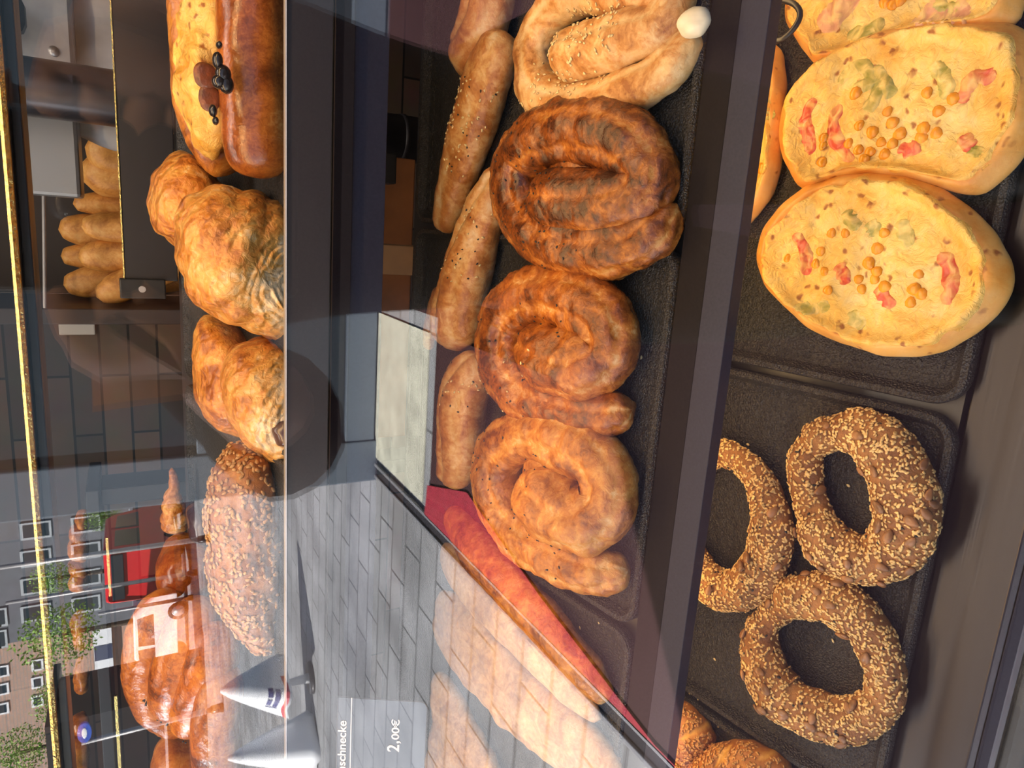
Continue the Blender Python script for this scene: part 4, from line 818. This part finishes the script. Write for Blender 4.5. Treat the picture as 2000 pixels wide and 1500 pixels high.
P_ = [(-1.585, ry(3.38)), (-1.40, ry(3.36)), (-1.255, ry(2.86)), (-1.435, ry(2.14)), (-1.575, ry(1.40)), (-1.588, ry(.7))]
V = [(x, y, GZ + z) for z in (.0125, .020) for x, y in P_]; n_ = len(P_)
mk('red_border', np.array(V) - np.array(root.location), [tuple(range(n_)), tuple(range(n_, 2 * n_))[::-1]] + [(i, n_ + i, n_ + (i + 1) % n_, (i + 1) % n_) for i in range(n_)], M_red, root, smooth=False)
tag(blk('sunlit_floor_strip', -1.54, -.55, -4.05, -3.12, GZ, GZ + .008, plain('sunlit_floor_tone', (.62, .60, .48), .8, nscale=8, namt=.2)), 'pale floor strip with sunlight put into its colour between the red bordered mat and the windbreak', 'mat')  # floor strip whose pale colour takes in the sunlight on it
# windbreak: grey post and dark glazed panel, panel widened to darken the reflection
M_frame = plain('blue_grey_frame', (.13, .16, .20), .4, .3); M_dkglass = plain('dark_window_glass', (.025, .035, .045), .08)
root = empty('windbreak', (-1.0, ry(4.35), GZ), 0, 'grey framed dark glazed windbreak behind the drain, widened to darken the glass reflection', 'windbreak')
blk('post', -1.71, -1.42, ry(4.3), ry(4.42), GZ, GZ + 2.5, M_frame, root, .01); blk('bottom_rail', -1.419, 9.0, ry(4.31), ry(4.41), GZ + .02, GZ + .22, M_frame, root, .006); blk('middle_rail', -1.419, 9.0, ry(4.31), ry(4.41), GZ + 1.0, GZ + 1.12, M_frame, root, .006)
blk('lower_pane', -1.419, 9.0, ry(4.34), ry(4.38), GZ + .222, GZ + .998, M_dkglass, root); blk('upper_pane', -1.419, 9.0, ry(4.34), ry(4.38), GZ + 1.122, GZ + 2.45, M_dkglass, root); blk('top_rail', -1.419, 9.0, ry(4.31), ry(4.41), GZ + 2.452, GZ + 2.55, M_frame, root, .006)
# white cloth cones
M_cloth = plain('white_cloth', (.85, .86, .90), .7); M_blue = plain('blue_print', (.05, .06, .22), .6); M_redp = plain('red_print', (.55, .05, .08), .6)
def cone(px, Y, label, marks):
    (xt, yt), (xb, yb), w = px; A = vm(xt, yt, Y); B = vm(xb, yb, Y); s = depth(mirror(A)) / F; r = w * s; root = empty('white_cover', (B[0], B[1], GZ), 0, label, 'cloth cover', 'white pointed covers on the pavement')
    Lc = A[2] - B[2]; n = 28; V = []; Fc = []
    for k in range(10):
        t = k / 9
        for i in range(n):
            a = 2 * math.pi * i / n; q = r * (.05 + .95 * t ** .8) * (1 + .10 * t * math.sin(5 * a + 1)); V.append((B[0] + (A[0] - B[0]) * (1 - t) + q * math.cos(a), B[1] + q * math.sin(a), A[2] - Lc * t + .02 * t * math.sin(4 * a)))
    for k in range(9):
        for i in range(n): Fc.append((k * n + i, k * n + (i + 1) % n, (k + 1) * n + (i + 1) % n, (k + 1) * n + i))
    Fc += [tuple(range(n))[::-1], tuple(9 * n + i for i in range(n))]
    mk('cloth', np.array(V) - np.array(root.location), Fc, M_cloth, root); v, f = cyl((B[0], B[1], GZ), (B[0], B[1], B[2] + .01), .05, .03); mk('stand', np.array(v) - np.array(root.location), f, M_cloth, root)
    v, f = cyl((B[0], B[1], GZ), (B[0], B[1], GZ + .03), .16, .15, 24); mk('foot', np.array(v) - np.array(root.location), f, M_post, root)
    def band(t0, t1, a0, a1, nm, mt):
        P = []; m = 10
        for t in (t0, t1):
            for i in range(m + 1):
                a = a0 + (a1 - a0) * i / m; q = r * (.05 + .95 * t ** .8) * (1 + .10 * t * math.sin(5 * a + 1)) + .004; P.append((B[0] + (A[0] - B[0]) * (1 - t) + q * math.cos(a), B[1] + q * math.sin(a), A[2] - Lc * t + .02 * t * math.sin(4 * a)))
        mk(nm, np.array(P) - np.array(root.location), [(i, i + 1, m + 2 + i, m + 1 + i) for i in range(m)], mt, root, smooth=False)
    for t0, t1, a0, a1, c in marks: band(t0, t1, a0, a1, 'red_stripe' if c == 'r' else 'blue_print', M_redp if c == 'r' else M_blue)
h_ = math.pi / 2
cone(((430, 1350), (555, 1336), 62), 6.1, 'white pointed cloth cover with blue print and a red stripe near its hem', [(.90, .96, h_ - .9, h_ + .9, 'r'), (.66, .73, h_ - .5, h_ - .15, 'b'), (.66, .73, h_ - .05, h_ + .25, 'b'), (.76, .83, h_ - .45, h_ + .3, 'b'), (.66, .83, h_ + .35, h_ + .42, 'b')])
cone(((445, 1482), (612, 1445), 58), 6.0, 'plain crumpled white pointed cloth cover further left', [])
# vehicles
M_tyre = plain('tyre_rubber', (.02, .02, .02), .8); M_win = plain('car_window', (.03, .045, .06), .1); M_lamp = plain('lamp_glass', (.6, .1, .05), .2); M_bump = plain('bumper_plastic', (.05, .05, .055), .6)
def car(P, ang, prof, cabin, W, paint, label, cat, wr=.31, axle=(.8, -.85)):
    root = empty('van' if cat == 'van' else 'car', (P[0], P[1], GZ), 0, label, cat, None, ang); n = len(prof)
    V = []; ins = [0.0, .05]
    for yy, s in ((-W / 2, .96), (-W / 2 + .06, 1), (W / 2 - .06, 1), (W / 2, .96)): V += [(x * s, yy, .25 + (z - .25) * (s * .5 + .5)) for x, z in prof]
    Fc = [(k * n + i, k * n + (i + 1) % n, (k + 1) * n + (i + 1) % n, (k + 1) * n + i) for k in range(3) for i in range(n)] + [tuple(range(n))[::-1], tuple(3 * n + i for i in range(n))]
    bevel(mk('car_body', V, Fc, paint, root, smooth=False), .03, 3)
    for s in (-1, 1):
        for (xa, za, xb, zb, xc, zc, xd, zd) in cabin:
            y = s * (W / 2 + .004); mk('side_window', [(xa, y, za), (xb, y, zb), (xc, y, zc), (xd, y, zd), (xa, y - s * .03, za), (xb, y - s * .03, zb), (xc, y - s * .03, zc), (xd, y - s * .03, zd)], [(0, 1, 2, 3), (7, 6, 5, 4), (0, 4, 5, 1), (1, 5, 6, 2), (2, 6, 7, 3), (3, 7, 4, 0)], M_win, root, smooth=False)
    xs = [p[0] for p in prof]; zt = max(p[1] for p in prof); x0, x1 = min(xs), max(xs)
    for x, d in ((x0, -1), (x1, 1)):
        a, b = box(x - .05, x + .05, -W / 2 + .05, W / 2 - .05, .28, .48); bevel(mk('bumper', a, b, M_bump, root, smooth=False), .03)
        for s in (-1, 1): a, b = box(x - .03, x + .035, s * (W / 2 - .22) - .12, s * (W / 2 - .22) + .12, .62, .80); bevel(mk('light', a, b, M_lamp, root, smooth=False), .02)
    zw = zt * (.78 if cat == 'van' else .66); a, b = box(x0 - .012, x0 + .25, -W / 2 + .16, W / 2 - .16, zw, zt * .92); bevel(mk('rear_window', a, b, M_win, root, smooth=False), .02)
    for x in axle:
        for s in (-1, 1):
            v, f = cyl((x, s * (W / 2 - .20), wr), (x, s * (W / 2 + .01), wr), wr, n=28); w = mk('wheel', v, f, M_tyre, root); v, f = cyl((x, s * (W / 2), wr), (x, s * (W / 2 + .018), wr), wr * .62, n=20); mk('hub_cap', v, f, M_steel, w)
    return root
VAN = [(-2.3, .35), (-2.35, 1.0), (-2.25, 2.3), (-2.1, 2.4), (1.1, 2.4), (1.5, 2.2), (2.0, 1.35), (2.5, 1.1), (2.55, .4)]
CAR = [(-2.05, .35), (-2.1, .95), (-1.8, 1.35), (-1.4, 1.72), (.3, 1.75), (1.0, 1.15), (1.9, .98), (2.05, .4)]
P = vm(300, 1107, 23); car((P[0], ry(24.5)), -math.pi / 2 - .1, VAN, [(-2.0, 1.4, -.4, 1.4, -.4, 2.1, -2.0, 2.1), (-.2, 1.4, 1.5, 1.4, 1.2, 2.05, -.2, 2.1)], 1.75, plain('red_paint', (.75, .025, .03), .3), 'red van parked across the street with its rear towards the shop', 'van', .36, (1.6, -1.5))
P = vm(300, 1247, 25); car((P[0], ry(25.2)), math.pi, CAR, [(-1.35, 1.1, -.15, 1.1, -.2, 1.6, -1.25, 1.6), (-.05, 1.1, .75, 1.1, .35, 1.6, -.05, 1.62)], 1.75, plain('white_paint', (.85, .88, .9), .3), 'white car standing side on beside the red van', 'car', .33, (1.3, -1.3))
P = vm(320, 1008, 31.5); car((P[0], ry(31.5)), -math.pi / 2 + .05, CAR, [(-1.35, 1.1, -.15, 1.1, -.2, 1.6, -1.25, 1.6), (-.05, 1.1, .75, 1.1, .35, 1.6, -.05, 1.62)], 1.7, bpy.data.materials['white_paint'], 'small white car seen from behind right of the red van', 'car', .33, (1.3, -1.3))
# lamp posts
for (xb, yb, Y, h, lab) in [(330, 1062, 16, 4.2, 'thin grey lamp post in front of the red van'), (320, 1128, 20, 4.5, 'grey lamp post between the red van and the white car'), (310, 1178, 22, 2.6, 'short grey post beside the white car'), (360, 1400, 14, 2.6, 'grey post carrying the blue oval sign')]:
    P = vm(xb, yb, Y); root = empty('lamp_post', (P[0], P[1], GZ), 0, lab, 'post', 'posts along the street'); v, f = cyl((0, 0, 0), (0, 0, h), .06, .045, 16); mk('pole', v, f, M_steel, root); v, f = cyl((0, 0, 0), (0, 0, .25), .10, .08, 16); mk('base', v, f, M_post, root)
P = vm(165, 1430, 13.9); v, f = cyl((0, -.03, 0), (0, .03, 0), .22, n=32); v = np.array(v) * (1, 1, .55); o = mk('oval_sign', v, f, plain('blue_enamel', (.05, .12, .55), .3), None, smooth=False, loc=P); tag(o, 'blue oval sign on the grey post', 'sign'); v, f = ellipsoid((0, .032, 0), (.12, .004, .045)); mk('pale_mark', v, f, M_cloth, o)
# buildings
def facade(name, xs, zs, Y, D, mat, label, wins, wmat, trim):
    root = empty(name, ((xs[0] + xs[1]) / 2, ry(Y), GZ), 0, label, 'building'); blk('wall', xs[0], xs[1], ry(Y), ry(Y + D), zs[0], zs[1], mat, root)
    for (x, z, w, h) in wins:
        fr = blk('window_frame', x - w / 2, x + w / 2, ry(Y - .06), ry(Y), z, z + h, trim, root); V, Fc = box(x - w / 2 + .12, x + w / 2 - .12, ry(Y - .06) + .001, ry(Y - .08), z + .12, z + h - .12); mk('window_pane', np.array(V) - np.array(root.location), Fc, wmat, fr, smooth=False)
    return root
def brickm(name, c1, c2):
    m, nt, b = material(name); tc = node(nt, 'ShaderNodeTexCoord'); mp = node(nt, 'ShaderNodeMapping'); mp.inputs['Rotation'].default_value = (math.pi / 2, 0, 0); br = node(nt, 'ShaderNodeTexBrick', Scale=1.0); br.inputs['Color1'].default_value = (*c1, 1); br.inputs['Color2'].default_value = (*c2, 1); br.inputs['Mortar'].default_value = (.3, .27, .25, 1); br.inputs['Brick Width'].default_value = .5; br.inputs['Row Height'].default_value = .16
    nt.links.new(tc.outputs['Object'], mp.inputs[0]); nt.links.new(mp.outputs[0], br.inputs[0]); nt.links.new(br.outputs[0], b.inputs['Base Color']); b.inputs['Roughness'].default_value = .8; return m
YB = 42
def fx(y, x=60): return vm(x, y, YB)[0]
def fz(x, y=1300): return vm(x, y, YB)[2]
wn = []
for xv, ys in ((8, (1310, 1345, 1383)), (75, (1298, 1332, 1368))):
    for y in ys: wn.append((fx(y, xv), fz(xv + 10, y), abs(fx(y - 11, xv) - fx(y + 11, xv)) , fz(xv - 12, y) - fz(xv + 12, y)))
for k in range(6): wn.append((fx(1300 + 36 * k) , fz(75) + 6.8, .7, .75))
wn = [w_ for w_ in wn if w_[2] > .05]
facade('brick_building', (fx(1600), fx(1196)), (GZ, fz(0) + 14), YB, 8, brickm('brown_brick', (.52, .32, .25), (.46, .28, .21)), 'tall brown brick building with white framed windows across the street', wn, M_win, M_cloth)
wn = [(fx(y, 20), fz(x, y), 1.0, .55) for y in (1150, 1190) for x in (5, 18, 30)] + [(fx(y, 100), fz(x, y), .9, 1.3) for y in (990, 1040, 1090, 1140) for x in (110, 200)]
facade('grey_building', (fx(1194), fx(700)), (GZ, fz(0) + 9), YB - 3, 8, plain('slate_render', (.13, .14, .17), .7, nscale=2, namt=.15), 'dark grey building beside the brown brick building across the street', wn, M_win, plain('grey_frame', (.45, .48, .52), .5))
# shop board on the brick building, kiosk
A = vm(188, 1342, YB - .4); B = vm(216, 1208, YB - .4); root = empty('shop_board', ((A[0] + B[0]) / 2, A[1], B[2]), 0, 'long white shop board with dark lettering shapes on the brick building', 'sign'); blk('board', A[0], B[0], A[1] - .2, A[1], B[2], A[2], M_cloth, root)
w_ = (B[0] - A[0])
blk('dark_field', A[0] + w_ * .40, A[0] + w_ * .62, A[1] + .001, A[1] + .02, B[2] + .02, A[2] - .02, plain('navy', (.03, .04, .10), .5), root)
kx0, kx1 = vm(200, 1520, 18)[0], vm(200, 1392, 18)[0]; root = empty('kiosk', ((kx0 + kx1) / 2, ry(18.8), GZ), 0, 'dark street kiosk with an overhanging flat roof at the far left', 'kiosk'); blk('walls', kx0 - 2, kx1, ry(18), ry(20), GZ, vm(110, 1450, 18)[2], M_post, root); zt = vm(110, 1450, 18)[2]; blk('roof', kx0 - 2.2, kx1 + .25, ry(17.6), ry(20.3), zt + .001, zt + .16, M_black, root); blk('counter_shelf', kx0 - 2, kx1, ry(17.6), ry(17.999), GZ + 1.0, GZ + 1.06, M_steel, root)
# trees
M_leaf = plain('tree_leaves', (.24, .42, .06), .6, nscale=1.5, namt=.5); M_trunk = plain('bark', (.10, .07, .05), .9)
def tree(y, x, Y, r, label, seed):
    r *= .68; P = vm(x, y, Y); root = empty('street_tree', (P[0], P[1], GZ), 0, label, 'tree', 'trees along the street'); zc = P[2] - GZ; rng = np.random.default_rng(seed)
    v, f = cyl((0, 0, 0), (0, 0, max(.6, zc)), .16, .08); mk('trunk', v, f, M_trunk, root); d = rng.normal(size=(1300, 3)); d /= np.linalg.norm(d, axis=1, keepdims=True); p = d * r * (rng.random((1300, 1)) ** .4) * (1 + .25 * fbm(d * 2 + seed, 2)[:, None]); p[:, 2] = p[:, 2] * 1.1 + zc; V = []; Fc = []
    for q in p:
        a = nrm(rng.normal(size=3)); b = nrm(np.cross(a, rng.normal(size=3))); s = r * .06; n0 = len(V); V += [q - a * s, q + b * s * .5, q + a * s, q - b * s * .5]; Fc.append((n0, n0 + 1, n0 + 2, n0 + 3))
    mk('foliage', V, Fc, M_leaf, root, smooth=False)
tree(1240, 115, 34, 2.3, 'bright green street tree in front of the brick building near the white car', 1); tree(1362, 120, 30, 1.5, 'bright green street tree right of the dark kiosk', 2); tree(1130, 105, 36, 1.3, 'small green tree in front of the dark grey building', 3); tree(1470, 40, 32, 1.6, 'dark green tree above the kiosk', 4); tree(1010, 200, 37, 1.1, 'small leafy tree behind the small white car', 5)
# ------------------------------------------------------------------ the photographer, reflected as a dark figure
def skin(name, verts, edges, radii, mat, parent, rootv=0, sub=2):
    me = bpy.data.meshes.new(name); me.from_pydata([tuple(map(float, v)) for v in verts], edges, []); me.materials.append(mat); o = bpy.data.objects.new(name, me); C.objects.link(o); o.parent = parent
    m = o.modifiers.new('skin', 'SKIN'); m.use_smooth_shade = True
    for i, r in enumerate(radii): sv = me.skin_vertices[0].data[i]; sv.radius = (r, r) if np.isscalar(r) else r; sv.use_root = (i == rootv)
    s = o.modifiers.new('sub', 'SUBSURF'); s.levels = sub; s.render_levels = sub; return o
px, py = .05, -.46
person = empty('person', (px, py, GZ + .0135), 0, 'person in a dark jacket and dark trousers holding up a phone, facing the glass', 'person')
M_skin = plain('skin', (.36, .19, .13), .5); M_jacket = plain('dark_jacket', (.014, .013, .016), .85); M_trou = plain('dark_trousers', (.010, .010, .014), .85); M_hair = plain('dark_hair', (.02, .013, .010), .6)
B = {}
body = [((0, 0, .95), .12), ((0, .0, 1.12), .12), ((0, 0, 1.28), .135), ((0, 0, 1.40), .11), ((0, .01, 1.47), .055), ((0, .02, 1.52), .055), ((0, .03, 1.59), .082), ((0, .03, 1.67), .085), ((0, .02, 1.74), .055),
        ((-.185, 0, 1.38), .05), ((-.285, .10, 1.295), .040), ((-.17, .33, 1.36), .036), ((-.125, .405, 1.40), .028), ((.19, 0, 1.38), .055), ((.27, .12, 1.20), .047), ((.13, .33, 1.36), .036), ((.07, .405, 1.40), .028),
        ((-.10, 0, .90), .09), ((-.11, .02, .50), .062), ((-.11, -.01, .09), .042), ((-.12, .12, .035), .036), ((.10, 0, .90), .09), ((.11, .02, .50), .062), ((.11, -.01, .09), .042), ((.12, .12, .035), .036)]
ed = [(0, 1), (1, 2), (2, 3), (3, 4), (4, 5), (5, 6), (6, 7), (7, 8), (3, 9), (9, 10), (10, 11), (11, 12), (3, 13), (13, 14), (14, 15), (15, 16), (0, 17), (17, 18), (18, 19), (19, 20), (0, 21), (21, 22), (22, 23), (23, 24)]
skin('body', [b[0] for b in body], ed, [b[1] for b in body], M_skin, person)
jv = [0, 1, 2, 3, 9, 10, 11, 13, 14, 15]; jm = {v: i for i, v in enumerate(jv)}
skin('jacket', [body[v][0] for v in jv], [(jm[a], jm[b]) for a, b in ed if a in jm and b in jm], [body[v][1] * 1.22 + .012 for v in jv], M_jacket, person)
tv = [0, 17, 18, 19, 21, 22, 23]; tm_ = {v: i for i, v in enumerate(tv)}
skin('trousers', [body[v][0] for v in tv], [(tm_[a], tm_[b]) for a, b in ed if a in tm_ and b in tm_], [body[v][1] * 1.15 + .014 for v in tv], M_trou, person)
skin('hair', [(0, .0, 1.62), (0, -.02, 1.70), (0, .01, 1.765)], [(0, 1), (1, 2)], [.085, .098, .075], M_hair, person)
for s in (-1, 1):                               # ears, eyes, nose, mouth; hands with five fingers closing on the phone
    v, f = ellipsoid((s * .088, .03, 1.64), (.012, .02, .03)); mk('ear', v, f, M_skin, person); v, f = ellipsoid((s * .032, .112, 1.645), (.012, .010, .008)); mk('eye', v, f, M_cloth, person)
    sh = plain('shoe_leather', (.02, .015, .012), .5) if s < 0 else bpy.data.materials['shoe_leather']; v, f = ellipsoid((s * .115, .06, .045), (.05, .14, .045)); mk('shoe', v, f, sh, person)
    W_ = np.array((-.125, .405, 1.40)) if s < 0 else np.array((.07, .405, 1.40)); tip = np.array((-.05 - px + .0, .462, 1.45)) if s < 0 else np.array((.0, .462, 1.45))
    K = W_ + (np.array((s * .055 - px, .448, 1.435)) - W_) * 1.0; hv = [W_, (W_ + K) / 2 + (0, 0, .005), K]; he = [(0, 1), (1, 2)]; hr = [.026, .030, .027]
    for q in range(4):
        k0 = K + np.array((0, -.004, .022 - .016 * q)); n0 = len(hv); Lq = (.062, .070, .066, .052)[q]
        hv += [k0, k0 + np.array((-s * Lq * .35, -.012 + .004, .004)), k0 + np.array((-s * Lq * .65, -.010, .004)), k0 + np.array((-s * Lq * .85, -.006, .002))]; he += [(2, n0), (n0, n0 + 1), (n0 + 1, n0 + 2), (n0 + 2, n0 + 3)]; hr += [.010, .0095, .009, .008]
    n0 = len(hv); hv += [K + np.array((s * -.004, -.028, .004)), K + np.array((-s * .028, -.034, .016))]; he += [(1, n0), (n0, n0 + 1)]; hr += [.012, .010]
    skin('hand', hv, he, hr, M_skin, person, sub=1)
v, f = ellipsoid((0, .125, 1.615), (.014, .018, .022)); mk('nose', v, f, M_skin, person); v, f = ellipsoid((0, .112, 1.572), (.026, .010, .007)); mk('mouth', v, f, plain('lips', (.4, .13, .11), .5), person)
root = empty('phone', (0, -.016, -.055), 0, 'dark phone held up by the person towards the glass', 'phone'); bevel(blk('phone_body', -.038, .038, -.022, -.0145, -.075, .075, M_black, root), .004, 3)
v, f = cyl((.0, -.0145, .02), (0, -.0125, .02), .007, n=20); mk('lens', np.array(v) - np.array(root.location), f, M_dkglass, root)
# ------------------------------------------------------------------ daylight
w = bpy.data.worlds.new('sky'); bpy.context.scene.world = w; w.use_nodes = True; nt = w.node_tree; bg = nt.nodes['Background']
sky = nt.nodes.new('ShaderNodeTexSky'); sky.sky_type = 'NISHITA'; sky.sun_disc = False; sky.sun_elevation = math.radians(38); sky.sun_rotation = math.radians(-105); nt.links.new(sky.outputs[0], bg.inputs[0]); bg.inputs[1].default_value = .42
sl = bpy.data.lights.new('sun', 'SUN'); sl.energy = 33; sl.angle = .009; sl.color = (1, .96, .90); so = bpy.data.objects.new('sun', sl); C.objects.link(so)
so.rotation_euler = Vector((.72, -.44, -.56)).to_track_quat('-Z', 'Y').to_euler(); so.location = (-6, 2, 6)
# ------------------------------------------------------------------ camera and view
cam = bpy.data.cameras.new('camera'); cam.sensor_fit = 'HORIZONTAL'; cam.sensor_width = 36; cam.lens = F / 2000 * 36; cam.clip_start = .01; cam.clip_end = 300
co = bpy.data.objects.new('camera', cam); C.objects.link(co)
rt_ = M @ np.array((0, 1, 0)); up_ = M @ np.array((1, 0, 0)); fw = M @ np.array((0, 0, 1.0))
co.matrix_world = Matrix(((rt_[0], up_[0], -fw[0], 0), (rt_[1], up_[1], -fw[1], 0), (rt_[2], up_[2], -fw[2], 0), (0, 0, 0, 1)))
sc = bpy.context.scene; sc.camera = co
vs = sc.view_settings; vs.view_transform = 'Standard'; vs.look = 'None'; vs.exposure = 0; vs.gamma = 1; vs.use_curve_mapping = False
sc.cycles.max_bounces = 8; sc.cycles.transparent_max_bounces = 12; sc.cycles.caustics_reflective = False; sc.cycles.caustics_refractive = False
